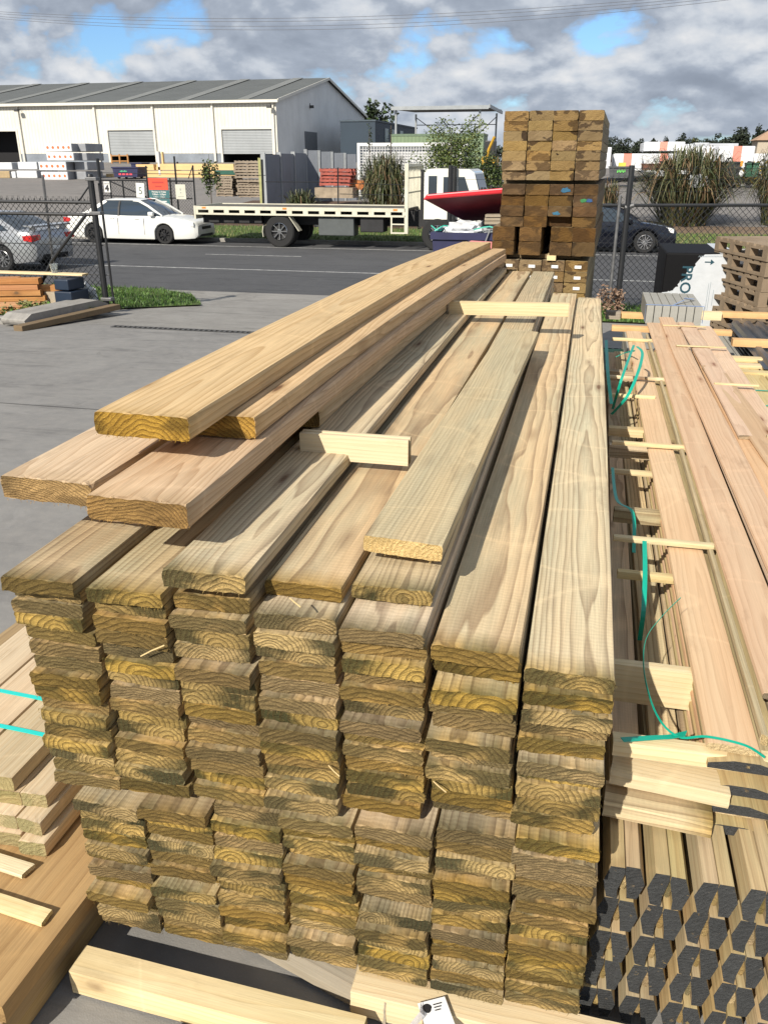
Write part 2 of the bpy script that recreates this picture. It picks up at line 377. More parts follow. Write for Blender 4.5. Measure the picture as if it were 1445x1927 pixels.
# ---- the big front stack: seven columns, lower pack and upper pack
V6 = [board_mesh('sawn_board', 6.05, .193, .0452, WTREAT, 100+i, fibres=26) for i in range(9)]
V5 = [board_mesh('sawn_board', 5.38, .193, .0452, WTREAT, 200+i, fibres=26) for i in range(4)]
X0, PITCHX, YF = -1.269, .2030, 1.52
T = .0407
zbot = [.128+(.030*j/6) for j in range(7)]
zmid = [.618+(.120*j/6) for j in range(7)]
ztop = [1.262, 1.246, 1.232, 1.262, 1.262, 1.186, 1.147]
TOPY = [1.475, 1.50, 1.545, 1.60, 1.625, 1.53, 1.545]
COLN = ['leftmost column', 'second column from left', 'third column from left', 'middle column', 'third column from right', 'second column from right', 'rightmost column']
G_BOARD = 'treated boards of the big front stack'
rb = random.Random(41)
for j in range(7):
    nl = round((zmid[j]-zbot[j]-.012)/T); tl = (zmid[j]-.012-zbot[j])/nl
    nu = round((ztop[j]-zmid[j])/T); tu = (ztop[j]-zmid[j])/nu
    tot = nl+nu
    for k in range(tot):
        low = k < nl
        z = zbot[j]+k*tl if low else zmid[j]+(k-nl)*tu
        th = tl if low else tu
        x = X0+j*PITCHX
        y = YF+rb.gauss(0, .007)
        if low:
            x = X0+.075+j*.1925+rb.gauss(0, .003); y = YF-.012+rb.gauss(0, .007)
        else:
            up = k-nl
            if j == 0 and nu-up <= 4: x -= .012
            elif nu-up > 4: x += .004*(1-j/7)
            x += rb.gauss(0, .004)
        if rb.random() < .13: y -= rb.uniform(.010, .028)
        if rb.random() < .10: y += rb.uniform(.01, .03)
        if k == nl-1: y -= rb.uniform(.01, .03)
        topmost = k == tot-1
        if topmost: y = TOPY[j]; x = X0+j*PITCHX
        if (j >= 5 and not low) and k >= tot-2: me = rb.choice(V5)
        else: me = rb.choice(V6)
        gap = rb.uniform(.0008, .0042)
        sw = rb.uniform(.955, 1.0) if not low else rb.uniform(.95, .985)
        fromtop = tot-k
        where = ('topmost board' if topmost else 'lowest board' if k == 0 else ORD[fromtop]+' board from the top' if fromtop <= 14 else ORD[k+1]+' board from the bottom')
        lab = f"sawn treated {where}, {COLN[j]}, big front stack"
        put(me, 'sawn_board', (x, y, z+.0004), rb.gauss(0, .0006), (sw, 1, (th-.0008-gap)/.0452*.985), lab, 'timber board', G_BOARD, tilt=rb.gauss(0, .0035))
# two boards lying loose on the stack
lm = board_mesh('sawn_board', 2.74, .190, .042, WFRESH, 77, fibres=6, rough=.0008)
a = Vector((-.449, 1.70, 0)); b = Vector((-.41, 4.42, 0))
put(lm, 'sawn_board', (-.462, 1.735, 1.290), -.020, (1, 1, 1), 'short treated board lying loose on the big front stack with a bright yellow fresh-cut end', 'timber board', tilt=.05)
lm = board_mesh('sawn_board', 5.9, .196, .043, WTREAT, 78, fibres=14)
put(lm, 'sawn_board', (X0+2*PITCHX-.002, 1.50, ztop[2]+.038), 0, (1, 1, 1), 'loose board with a pale end on the third column, beside the thick boards', 'timber board')
# ---- bearers lying across the stack
bm_ = board_mesh('cross_batten', .045, .62, .074, [WPALE[0], WPALE[0]], 5, ny=3)
def batten_mesh(L, d, h, mats, seed):      # runs along X: build along Y then turned
    return board_mesh('timber_batten', L, d, h, mats, seed, nx=3, nz=3, ny=10, rough=.0008, chamfer=.0015)
def batten(x0, x1, y, z, d, h, mats, label, seed, rz=0, cat='batten', group=None, tilt=0, name='timber_batten'):
    me = batten_mesh(x1-x0, d, h, mats, seed)
    return put(me, name, (x1, y, z), math.pi/2+rz, (1, 1, 1), label, cat, group, rx=tilt)
# near one, with a groove in its end
mbn = MB()
prof = [(0, 0), (.045, 0), (.045, .082), (.030, .082), (.028, .068), (.020, .068), (.018, .082), (0, .082)]
mbn.prism(prof, 0, .345, 'y', 0, 1)
nb = mbn.build('grooved_batten', WPALE, bevel=.0015); nb.location = (-.478, 2.345, 1.290); nb.rotation_euler = (0, 0, math.pi/2)
tag(nb, 'short pale grooved batten lying across the middle of the front stack beside the thick boards', 'batten')
batten(-.78, -.082, 5.05, 1.308, .045, .078, WPALE, 'pale straight batten lying across the far end of the front stack', 6, rz=.10)

# ---- thick boards piled on top, overhanging towards the camera
G_THICK = 'thick boards piled on the front stack'
def thick(xn, yn, zn, xf, L, zf, seed, label, w=.195, t=.0455, sag=.10, zbend=None):
    S = 1.30; xn, yn, zn, w, t = xn*S, yn*S, CAMZ-(CAMZ-zn)*S, w*S, t*S
    k = (yn+L)/7.25; xf, zf = xf*k, CAMZ-(CAMZ-zf)*k; sag *= 1.25
    def path(y):
        u = y/L
        return ((xf-xn)*u, (zf-zn)*u+sag*4*u*(1-u)*(.85+.3*(1-u)))
    me = board_mesh('thick_board', L, w, t, WTHICK, seed, nx=14, nz=5, ny=26, path=path, fibres=34, chamfer=.003, wave=.0008)
    return put(me, 'thick_board', (xn, yn, zn), 0, (1, 1, 1), label, 'timber board', G_THICK)
thick(-.885, 1.355, 1.668, -1.035, 5.95, 1.475, 301, 'topmost thick board, lying alone on top of the pile of thick boards', sag=.03)
thick(-.828, 1.53, 1.622, -.905, 5.75, 1.425, 302, 'thick board just right of and below the topmost one, its end partly in shadow', sag=.03)
thick(-1.050, 1.270, 1.554, -1.11, 6.0, 1.380, 303, 'left thick board sticking out over the yard, end grain showing wide arcs', sag=.03)
thick(-.822, 1.195, 1.566, -.905, 6.0, 1.380, 304, 'thick board sticking out furthest towards the camera, in the middle of the pile', sag=.03)
thick(-.836, 1.99, 1.509, -.905, 5.4, 1.334, 305, 'thick board underneath the one sticking out furthest, its end set far back', sag=.025)
thick(-1.050, 1.90, 1.485, -1.11, 5.4, 1.334, 306, 'lowest left thick board, hidden in shade under the left overhanging one', sag=.025)
thick(-1.01, 1.80, 1.593, -1.10, 5.6, 1.425, 307, 'hidden thick board in the middle layer under the topmost one', sag=.03, w=.17)
for i, y in enumerate([3.2, 6.9]):
    batten(-1.25, -.92, y, 1.266, .07, .022, WPALE, ['thin packer under the near part of the thick boards', 'thin packer under the far end of the thick boards'][i], 30+i)

# ---- timber on the ground under the front of the stack
G_BEAR = 'bearers on the ground under the front stack'
batten(-1.215, -.385, 1.345, .012, .088, .086, WPALE, 'pale thick bearer lying loose on the ground in front of the stack', 12, rz=-.03, cat='bearer', name='bearer')
batten(-1.04, -.34, 1.47, .02, .088, .088, WGREY, 'weathered greyish bearer lying askew under the front of the stack', 13, rz=-.30, cat='bearer', name='bearer')
batten(-.44, .30, 1.46, .03, .09, .088, WPALE, 'pale bearer sticking out under the right half of the front stack', 14, rz=-.02, cat='bearer', name='bearer')
batten(-.9, -.2, 1.20, .0, .088, .045, WPALE, 'pale bearer at the bottom edge of the photo in front of the others', 15, rz=-.05, cat='bearer', name='bearer')
for i, y in enumerate([2.6, 4.4, 6.3]):
    batten(-1.2, .2, y, .0, .09, .126, WPALE, ['near', 'middle', 'far'][i]+' bearer hidden under the big front stack', 16+i, cat='bearer', name='bearer')
# swing tag
tg = empty('paper_tag', (-.205, 1.375, .128), .5, 'white paper tag with a black emblem lying on the front bearers', 'tag')
mb = MB(); mb.box(0, .075, 0, .11, 0, .0008); mb.build('card', pm('paper', (.85, .85, .84), .5, var=.02), tg)
INK = pm('black_ink', (.02, .02, .022), .5, var=0)
mb = MB(); mb.prism([(.020+.013*math.cos(a)*(1 if math.sin(a) > -.2 else .8), .090+.013*math.sin(a)) for a in [i*math.pi/9 for i in range(18)]], .0009, .0013, 'z')
mb.build('printed_emblem', INK, tg)
mb = MB()
for i in range(3): mb.box(.038, .062-.004*i, .094-.008*i, .097-.008*i, .0009, .0013)
mb.build('printed_text', INK, tg)
mb = MB(); mb.ribbon([(-.06, .02, -.01), (-.03, .05, .012), (0, .07, .014), (.01, .10, .003)], .016, .0008, (0, 1, .2)); mb.build('clear_tape', pm('tape', (.6, .6, .62), .3, var=0, alpha=.55), tg)

# ------------------------------------------------------------------ right: pack of rails with black painted ends
HXm = []
for s in range(6):
    r = random.Random(900+s); mb = MB()
    c_ = r.uniform(.012, .018)
    half = [(.001, .054), (.014, .003), (.038, .0), (.0395, .030), (.0500, .088), (.049, .105), (.016, .104)]
    half = [(x, z) for x, z in half]
    if s % 2: half = [(.050-x, z) for x, z in half][::-1]
    half = [(x+r.uniform(-.0015, .0015), z+r.uniform(-.0015, .0015)) for x, z in half]
    mb.prism(half, 0, 5.4, 'y', 0, 1); HXm.append(mb.mesh('moulded_rail', WHEX))
G_HEX = 'moulded rails with black painted ends'
rh = random.Random(5)
strips = board_mesh('timber_batten', 5.3, .018, .07, WSTRIP, 321, nx=2, nz=2, ny=6)
for row in range(5):
    z = .458-.1072*row
    for cidx in range(9):
        x = .172+cidx*.108+rh.uniform(-.002, .002)-(.006*row)
        for h in range(2):
            if x+.052*h < .145: continue
            put(HXm[rh.randrange(3)*2+(0 if h == 0 else 1)], 'moulded_rail', (x+.0515*h, 1.62+rh.gauss(0, .003), z+rh.uniform(-.002, .002)), 0, (1, 1, 1),
                f"{'left' if h == 0 else 'right'} half of {ORD[cidx+1]} black-ended rail pair from left, {ORD[row+1]} row down", 'rail', G_HEX)
        put(strips, 'wood_strip', (x+.0415, 1.640, z+.012), 0, (1, 1, 1), f"tan strip inside {ORD[cidx+1]} black-ended rail pair from left, {ORD[row+1]} row down", 'strip', 'strips between the black-ended rails')
# boards stored flat on the rails
mfl = board_mesh('flat_board', 5.6, .075, .03, WTREAT, 55, nx=4, nz=2, fibres=0)
for i in range(8):
    put(mfl, 'flat_board', (.19+i*.105+rh.uniform(-.008, .008), 1.98+rh.uniform(-.02, .06), .566), rh.gauss(0, .003), (rh.uniform(.9, 1.2), 1, 1), f"{ORD[i+1]} narrow board from the left lying on top of the black-ended rails", 'timber board', 'narrow boards on the black-ended rails')
# stickers and bearers across the pack
G_ST = 'cross bearers in the right hand pack'
sts = [  # x0, x1, y, z, depth, height, mats, tilt, label
    (.17, .43, 2.17, .66, .035, .13, WPALE, 0, 'deep pale bearer standing on edge near the front of the right pack'),
    (.175, .60, 1.83, .735, .045, .045, WPALE, .02, 'pale front bearer just under the ends of the pink boards'),
    (.175, .46, 1.77, .660, .09, .045, WPALE, -.09, 'pale bearer second from the top at the front of the right pack'),
    (.165, .43, 1.74, .585, .09, .045, WTREAT, -.07, 'greyish treated bearer third from the top at the front of the right pack'),
    (.19, .55, 2.98, .822, .028, .02, WPALE, 0, 'thin sticker lying over the first pink board, second from the front'),
    (.21, .46, 2.83, .74, .03, .03, WPALE, 0, 'thin bearer below the pink boards, just before the second sticker'),
    (.21, .47, 3.45, .70, .05, .06, WTREAT, 0, 'greyish bearer with a green strap across it in the right pack'),
    (.20, .47, 3.95, .745, .028, .025, WPALE, 0, 'thin pale bearer right behind the green strap in the right pack'),
    (.205, .56, 4.18, .822, .028, .02, WPALE, 0, 'thin sticker lying over the first pink board, third from the front'),
    (.20, .52, 4.33, .70, .05, .07, WTREAT, 0, 'grey treated bearer under the third sticker of the right pack'),
    (.21, .48, 4.85, .66, .06, .05, WPALE, 0, 'pale bearer low in the middle of the right pack'),
    (.205, .48, 5.2, .805, .028, .02, WPALE, 0, 'thin sticker low behind the teal strap ends'),
    (.205, .62, 5.62, .822, .028, .02, WPALE, 0, 'thin sticker lying over the first pink board, fourth from the front'),
    (.21, .50, 6.25, .66, .07, .07, WTREAT, 0, 'brown bearer far back in the right pack'),
    (.25, .62, 6.95, .815, .028, .025, WPALE, 0, 'thin sticker far back under the pink boards'),
]
for i, (x0, x1, y, z, d, h, m_, tl, lab) in enumerate(sts):
    batten(x0, x1, y, z, d, h, m_, lab, 60+i, rz=tl, group=G_ST)
# moulded boards with dark ends at the right edge, under the pink boards
MLD = MB()
MLD.prism([(0, 0), (.18, .0), (.18, .024), (.165, .018), (.12, .030), (.06, .030), (.0, .016)], 0, 5, 'y', 0, 1)
mld = MLD.mesh('moulded_board', WHEX)
mfl2 = board_mesh('flat_board', 5.2, .18, .022, WPINK, 57, nx=4, nz=2)
for i in range(7):
    zc_ = .535+i*.036
    for q in range(3):
        if i % 2: put(mfl2, 'flat_board', (.405+q*.19, 1.84+rh.uniform(-.02, .03), zc_), 0, (1, 1, .9), f"plain board, {ORD[i+1]} layer up, {ORD[q+1]} pile from left, under the pink boards", 'timber board', 'boards piled under the pink boards')
        else: put(mld, 'moulded_board', (.405+q*.19, 1.80+rh.uniform(-.02, .03), zc_), 0, (1, 1, 1), f"dark-ended moulded board, {ORD[i+1]} layer up, {ORD[q+1]} pile from left, under pink boards", 'timber board', 'boards piled under the pink boards')
# pink milled boards on top
mp = [board_mesh('milled_board', 5.6, .129, .022, WPINK, 400+i, nx=6, nz=2, ny=20, rough=.0004, chamfer=.004, wave=.002) for i in range(3)]
mps = [board_mesh('milled_board', 3.3, .129, .022, WPINK, 410+i, nx=6, nz=2, ny=14, rough=.0004, chamfer=.004, wave=.002) for i in range(2)]
G_P = 'pink milled boards on the right hand pack'
pk = [(mp[0], .394, 1.83, .790, .004, 1, 'first pinkish milled board from the left, lying lowest beside the gap'),
      (mp[1], .552, 2.02, .835, 0.0, 1, 'second pinkish milled board from the left on the right hand pack'),
      (mp[2], .684, 2.10, .836, 0.0, 1, 'third pinkish milled board from the left on the right hand pack'),
      (mp[0], .816, 1.90, .835, 0.0, 1, 'fourth pinkish milled board from the left on the right hand pack'),
      (mp[1], .948, 1.95, .836, 0.0, 1, 'fifth pinkish milled board from the left, reaching out of the frame'),
      (mps[1], .930, 2.6, .859, 0.035, 1, 'pale short milled board skewed on the right of the pink boards'),
      (mp[2], .688, 2.2, .859, .006, .97, 'pink board of the upper layer lying over the third one'),
      (mps[0], .82, 4.3, .859, .004, 1, 'short pink board lying on top of the fourth one at the far end')]
for (me, x, y, z, rz, sw, lab) in pk: put(me, 'milled_board', (x, y, z), rz, (sw, 1, 1), lab, 'timber board', G_P)
slim = board_mesh('edge_strip', 5.4, .02, .03, WSTRIP, 420, nx=2, nz=2, ny=8)
put(slim, 'edge_strip', (.530, 1.86, .80), 0, (1, 1, 1), 'narrow strip lying in the gap between the first and second pink boards', 'strip')
for i, (x0, x1, y) in enumerate([(.95, 1.22, 4.28), (.83, 1.09, 5.35), (.70, 1.05, 6.5), (.66, 1.0, 7.35)]):
    batten(x0, x1, y, .8825 if i < 2 else .8825, .03, .010, WPALE, ['thin sticker across the right part of the pink boards, nearest', 'short thin sticker across the pink boards, second nearest', 'thin sticker across the pink boards, third nearest', 'thin sticker across the far ends of the pink boards'][i], 90+i)
# straps
STRAP = pm('green_strap', (.005, .36, .25), .35, var=.06, vs_=8)
TEAL = pm('teal_strap', (.02, .62, .55), .35, var=.03, vs_=8)
def strap(name, pts, w, side, mat, lab, sm=6):
    P = [Vector(p) for p in pts]; out = []
    for i in range(len(P)-1):
        a, b, c, d = P[max(i-1, 0)], P[i], P[i+1], P[min(i+2, len(P)-1)]
        for k in range(sm):
            u = k/sm; out.append(.5*((2*b)+(c-a)*u+(2*a-5*b+4*c-d)*u*u+(3*b-a-3*c+d)*u**3))
    out.append(P[-1])
    mb = MB(); mb.ribbon(out, w, .0012, side); o = mb.build(name, mat, smooth=False); return tag(o, lab, 'strap', 'green plastic straps on the right hand pack' if mat is STRAP else None)
strap('plastic_strap', [atz(1170, 1392, .80), atz(1230, 1388, .79), atz(1262, 1386, .80), atz(1290, 1380, .83)], .017, (0, 1, 0), STRAP, 'flat green strap lying across the front bearer of the right pack')
strap('plastic_strap', [atz(1438, 1425, .88), atz(1400, 1402, .87), atz(1330, 1386, .85), atz(1275, 1386, .81), atz(1235, 1345, .82), atz(1212, 1270, .84), atz(1214, 1205, .86), atz(1245, 1160, .90), atz(1280, 1125, .93)], .006, (.3, 0, 1), STRAP, 'thin curling green strap tail in front of the pink boards')
strap('plastic_strap', [atz(1212, 1018, .85), atz(1213, 1080, .80), atz(1210, 1150, .72), atz(1203, 1205, .60)], .016, (1, 0, 0), STRAP, 'green strap hanging down over the second sticker')
strap('plastic_strap', [atz(1152, 880, .78), atz(1160, 940, .80), atz(1190, 965, .80), atz(1192, 1040, .72)], .014, (1, .2, 0), STRAP, 'green strap looped down beside the front stack')
strap('plastic_strap', [atz(1150, 1270, .82), atz(1140, 640, 1.0), atz(1143, 700, .95), atz(1150, 760, .85)][1:], .02, (1, 0, 0), STRAP, 'green strap standing against the edge of the front stack')
strap('plastic_strap', [atz(1152, 770, .72), atz(1170, 710, .95), atz(1190, 655, 1.0), atz(1192, 650, 1.0)], .016, (1, 0, 0), STRAP, 'straight green strap end rising beside the far stickers')
strap('plastic_strap', [atz(1150, 780, .72), atz(1180, 745, .85), atz(1200, 700, .95), atz(1208, 665, 1.0), atz(1198, 652, 1.02)], .018, (1, .2, 0), STRAP, 'curved green strap end bending over beside the first pink board')
strap('plastic_strap', [atz(1158, 672, .8), atz(1175, 664, .82), atz(1194, 660, .9)], .014, (0, 1, 0), STRAP, 'short green strap lying behind the strap ends')

# ------------------------------------------------------------------ left: sleepers on thick beams
BX = -1.235
lvl = [board_mesh('laminated_beam', 3.2, .60, .062, [WORG[0], WORG[1]], 500+i, nx=8, nz=3, ny=12, rough=.0006) for i in range(2)]
for i in range(3):
    put(lvl[i % 2], 'laminated_beam', (BX-.64+.01*i, 1.18+.01*i, .012+i*.063), -.05, (1, 1, 1), f"{['lowest', 'middle', 'topmost'][i]} orange brown laminated beam on the ground at the bottom left corner", 'beam', 'laminated beams at the bottom left')
for i in range(3):
    put(lvl[(i+1) % 2], 'laminated_beam', (BX-1.27+.01*i, 1.28+.01*i, .012+i*.063), -.05, (1, 1, 1), f"{['lowest', 'middle', 'topmost'][i]} laminated beam of the pile further left at the bottom left corner", 'beam', 'laminated beams at the bottom left')
batten(-1.62, -1.30, 1.40, .204, .05, .016, WPALE, 'short pale stick lying on the laminated beams', 510, rz=-.10)
batten(-1.75, -1.45, 1.53, .204, .05, .016, WPALE, 'short pale stick end behind the other one on the laminated beams', 511, rz=-.10)
WG2 = woodpair('green_sleeper', (.62, .48, .31), (.42, .27, .14), (.52, .44, .30), (.52, .42, .21), (.24, .18, .08), (.30, .27, .12), period=.014, stain=(.5, .6), ring=.5)
sl = [board_mesh('sleeper', 5.4, .20, .098, WG2, 520+i, nx=8, nz=5, rough=.001, fibres=0) for i in range(4)]
G_SL = 'framing timbers piled on the laminated beams'
def left_pile(cname, x, w, n, th, z0, yf, L, seed):
    me = [board_mesh('framing_timber', L, w, th*.985, WG2, seed+i, nx=8, nz=4, ny=10, rough=.001, fibres=4) for i in range(2)]
    for k in range(n):
        put(me[k % 2], 'framing_timber', (x+.035*(1-k/(n-1))+rh.uniform(-.004, .006), yf-.075*(1-k/(n-1))+rh.gauss(0, .012), z0+k*th), -.01, (1, 1, 1), f"pale framing timber, {ORD[n-k]} from top, {cname} of the low left pile", 'framing timber', G_SL)
left_pile('narrow column', -1.555, .088, 3, .052, .204, 1.70, 4.6, 520)
left_pile('second column from right', -1.735, .170, 4, .0525, .204, 1.72, 4.6, 530)
left_pile('third column from right', -1.915, .172, 4, .0525, .204, 1.80, 4.6, 540)
left_pile('farthest left column', -2.095, .172, 4, .0525, .204, 1.86, 4.6, 550)
ZT = .204+4*.0525+.003
strap('plastic_strap', [(-2.4, 2.10, ZT), (-1.9, 2.09, ZT), (-1.575, 2.07, ZT)], .018, (0, 1, 0), TEAL, 'teal strap crossing the pale framing timbers, further one', 3)
strap('plastic_strap', [(-2.4, 1.93, ZT), (-1.9, 1.92, ZT), (-1.575, 1.905, ZT), (-1.562, 1.905, ZT-.01), (-1.560, 1.905, ZT-.04)], .018, (0, 1, 0), TEAL, 'teal strap crossing the pale framing timbers, nearer one', 3)
strap('plastic_strap', [(-1.462, 1.95, .36), (-1.460, 1.95, .30), (-1.460, 1.95, .205)], .022, (0, 1, 0), STRAP, 'green strap running down the side of the narrow timber column', 3)
# ------------------------------------------------------------------ ground
def sheet(name, poly, dz, mat, label=None, step=None, kind='structure', thick=0):
    """horizontal patch draped on the ground profile: poly = list of XY; cut into bands at the profile's knots"""
    import bmesh
    bm = bmesh.new(); vs = [bm.verts.new((x, y, 0)) for x, y in poly]; bm.faces.new(vs)
    for k in [a for a, _ in ZK]+[13, 20, 25]:
        bmesh.ops.bisect_plane(bm, geom=bm.verts[:]+bm.edges[:]+bm.faces[:], plane_co=(0, k, 0), plane_no=(0, 1, 0))
    for v in bm.verts: v.co.z = zg(v.co.y)+dz
    if thick:
        r = bmesh.ops.extrude_face_region(bm, geom=bm.faces[:])
        for v in [g for g in r['geom'] if isinstance(g, bmesh.types.BMVert)]: v.co.z -= thick
    bmesh.ops.recalc_face_normals(bm, faces=bm.faces)
    me = bpy.data.meshes.new(name); bm.to_mesh(me); bm.free()
    if not thick:
        me.update()
    me.materials.append(mat); o = bpy.data.objects.new(name, me); C.objects.link(o)
    if kind: o['kind'] = kind
    return o
def rect(x0, x1, y0, y1): return [(x0, y0), (x1, y0), (x1, y1), (x0, y1)]
def ground_mat(name, a, b, c, s1=.6, s2=9, grit=180, bmp=.3, rough=.9, crack=None):
    t = NT(name); P = t.n('ShaderNodeTexCoord').outputs['Object']
    f1 = t.rng(t.noise(P, s1, 6, .62, 1.2), .35, .68); f2 = t.rng(t.noise(P, s2, 5, .65), .35, .7)
    col = t.mix(f1, a, b); col = t.mix(t.m('MULTIPLY', f2, .5), col, c)
    g = t.noise(P, grit, 2, .6); col = t.mix(t.rng(g, .6, .8, 0, .35), col, tuple(min(1, x*1.7) for x in a))
    st = t.noise(t.vm('MULTIPLY', P, (.5, 2.4, 1)), 1.2, 6, .7)
    col = t.mix(t.rng(st, .54, .70, 0, .6), col, tuple(x*.55 for x in b))
    bl = t.noise(P, s1*2.7, 7, .72, .6); col = t.mix(t.rng(bl, .56, .64, 0, .35), col, tuple(min(1, x*1.25) for x in a)); col = t.mix(t.rng(bl, .40, .33, 0, .4), col, tuple(x*.6 for x in b))
    if crack:
        v = t.n('ShaderNodeTexVoronoi', {'Vector': t.vm('ADD', P, t.vm('MULTIPLY', t.noise(P, 1.1, 4, .6, col=True), (.8, .8, 0))), 'Scale': crack}, feature='DISTANCE_TO_EDGE').outputs['Distance']
        col = t.mix(t.rng(v, 0, .004, .7, 0), col, (.05, .05, .05))
    t.put(t.b.inputs['Base Color'], col); t.b.inputs['Roughness'].default_value = rough; t.b.inputs['Specular IOR Level'].default_value = .3
    t.bump(t.m('ADD', g, f2), bmp, .004)
    return t.mat
M_DIRT = ground_mat('earth', (.12, .095, .065), (.09, .07, .05), (.16, .13, .09), .4)
M_CONC = ground_mat('concrete', (.235, .228, .215), (.175, .17, .163), (.29, .275, .25), .55, 8)
M_CONC2 = ground_mat('driveway_concrete', (.25, .24, .22), (.19, .18, .165), (.29, .275, .25), .7, 8)
M_ROAD = ground_mat('asphalt', (.080, .080, .083), (.062, .063, .066), (.095, .095, .096), .35, 5, grit=260)
M_YARD = ground_mat('far_asphalt', (.20, .185, .17), (.16, .15, .14), (.24, .22, .20), .12, 2)
M_KERB = ground_mat('kerb_concrete', (.30, .285, .26), (.22, .21, .19), (.34, .32, .29), 2, 12)
M_GRASSB = ground_mat('turf', (.055, .095, .022), (.085, .115, .03), (.12, .12, .045), 1.2, 14, bmp=.8)
M_PAINT = pm('road_paint', (.62, .62, .58), .7, var=.2, vs_=9, col2=(.22, .22, .22))
M_JOINT = pm('joint_filler', (.035, .034, .033), .9, var=.1)
sheet('ground', rect(-500, 500, -50, 1400), -.03, M_DIRT)
sheet('yard_concrete', rect(-30, 25, -12, 12.62), 0, M_CONC)
sheet('driveway', [(-30, 12.62), (25, 12.62), (25, 18.1), (-30, 18.1)], .002, M_CONC2)
YR0, YR1 = 18.3, 30.0
sheet('road', rect(-160, 160, YR0-.2, YR1), .004, M_ROAD)
sheet('road_edge_line', rect(-160, 160, 28.35, 28.47), .009, M_PAINT)
sheet('road_centre_line', rect(-160, 160, 22.1, 22.2), .009, M_PAINT)
for i, px in enumerate([(386, 568)]):
    a_, b_ = gnd(386, 479), gnd(568, 483)
    sheet('road_dash_line', rect(a_.x, b_.x, a_.y, a_.y+.09), .009, M_PAINT)
sheet('road_dash_line', rect(a_.x+16, b_.x+16, a_.y, a_.y+.09), .009, M_PAINT)
# kerbs
for (x0, x1) in ((-160, 160),):
    mb = MB(); z = zg(30)
    mb.prism([(30.0, z-.05), (30.0, z+.10), (30.04, z+.13), (30.22, z+.13), (30.22, z-.05)], x0, x1, 'x')
    tag(mb.build('kerb', M_KERB, bevel=.01), kind='structure')
sheet('far_verge', rect(-160, 160, 30.22, 34.4), .10, M_GRASSB)
sheet('garden_bed', rect(-18.5, -1, 34.4, 46.5), .03, ground_mat('bark_mulch', (.10, .06, .04), (.07, .045, .03), (.14, .09, .06), 2, 20, bmp=1))
sheet('garden_bed', rect(3, 60, 34.4, 37.5), .035, ground_mat('dry_leaf_litter', (.20, .14, .09), (.14, .10, .07), (.26, .19, .13), 2, 20, bmp=1))
sheet('far_yard', rect(-400, 400, 34.6, 100), .012, M_YARD)
sheet('far_driveway', [(-60, 30.2), (-19.5, 30.2), (-17.5, 34.8), (-60, 34.8)], .125, M_YARD)
# concrete joints and the drain across the gateway
for n_, (x0, x1, y0, y1) in enumerate([(-30, -1.4, 7.05, 7.060)]):
    sheet('concrete_joint', rect(x0, x1, y0, y1), .004, M_JOINT)
dg = empty('drain_grate', (0, 12.45, zg(12.45)+.004), 0, 'long dark steel drain grate across the gateway in the concrete', 'drain')
DG0 = -7.55
mb = MB(); mb.box(DG0, 4, -.07, -.055, -.02, .012); mb.box(DG0, 4, .055, .07, -.02, .012); mb.build('grate_frame', pm('grate_steel', (.10, .10, .10), .5, .7), dg)
mb = MB()
for i in range(int((4-DG0)/.09)): mb.box(DG0+i*.09, DG0+i*.09+.03, -.055, .055, -.005, .010)
tag(mb.build('grate_bars', pm('grate_bar_steel', (.16, .15, .14), .6, .5), dg), kind='stuff')
mb = MB(); mb.box(DG0, 4, -.055, .055, -.03, -.006+.0); mb.build('channel', pm('drain_dark', (.02, .02, .02), .9), dg)

# near grass verge left of the driveway, and grass by the right fence post
def grass_patch(name, poly, dz, base, n, hmin, hmax, seed, cols):
    sheet(name+'_soil' if False else 'verge', poly, dz, M_GRASSB)
    r = random.Random(seed); mb = MB(); xs = [p[0] for p in poly]; ys = [p[1] for p in poly]
    def inside(x, y):
        c = False; j = len(poly)-1
        for i in range(len(poly)):
            if (poly[i][1] > y) != (poly[j][1] > y) and x < (poly[j][0]-poly[i][0])*(y-poly[i][1])/(poly[j][1]-poly[i][1])+poly[i][0]: c = not c
            j = i
        return c
    k = 0
    while k < n:
        x, y = r.uniform(min(xs), max(xs)), r.uniform(min(ys), max(ys))
        if not inside(x, y): continue
        k += 1; h = r.uniform(hmin, hmax); a = r.uniform(0, 6.28); w = .006+.012*r.random()
        z = zg(y)+dz; dx, dy = math.cos(a), math.sin(a); lx, ly = r.uniform(-.5, .5)*h, r.uniform(-.5, .5)*h
        mb.add([(x-dx*w, y-dy*w, z), (x+dx*w, y+dy*w, z), (x+lx, y+ly, z+h)], [(0, 1, 2)], r.randrange(len(cols)))
    return tag(mb.build('grass', cols, fix=False), kind='stuff', label=base, cat='grass')
GC = [pm('grass_blade_a', (.09, .19, .03), .6, var=.2), pm('grass_blade_b', (.14, .25, .05), .6, var=.2), pm('grass_blade_c', (.06, .13, .025), .6, var=.2)]
GD = [pm('dry_grass_a', (.24, .25, .08), .7, var=.2), pm('dry_grass_b', (.14, .21, .05), .7, var=.2), pm('dry_grass_c', (.32, .28, .14), .7, var=.2)]
e1, e2, e3, e4 = gnd(362, 556), gnd(330, 541), gnd(225, 583), gnd(0, 600)
grass_patch('verge', [(e1.x, e1.y), (e2.x-.2, 18.05), (-25, 18.05), (-25, 13.4), (e4.x, e4.y+.3), (e3.x, e3.y), (e3.x+1.2, e3.y+1.1)], .03, 'short bright green grass on the verge behind the gate', 26000, .03, .09, 3, GC)
grass_patch('verge', [(.15, 15.6), (8, 15.6), (8, 18.0), (.15, 18.0)], .03, 'bright green grass at the foot of the right fence', 9000, .04, .12, 4, GC)
grass_patch('far_verge', [(-19.3, 30.4), (12, 30.4), (12, 34.4), (-19.3, 34.4)], .105, 'patchy grass strip along the far side of the road', 16000, .04, .12, 5, GC+GD)
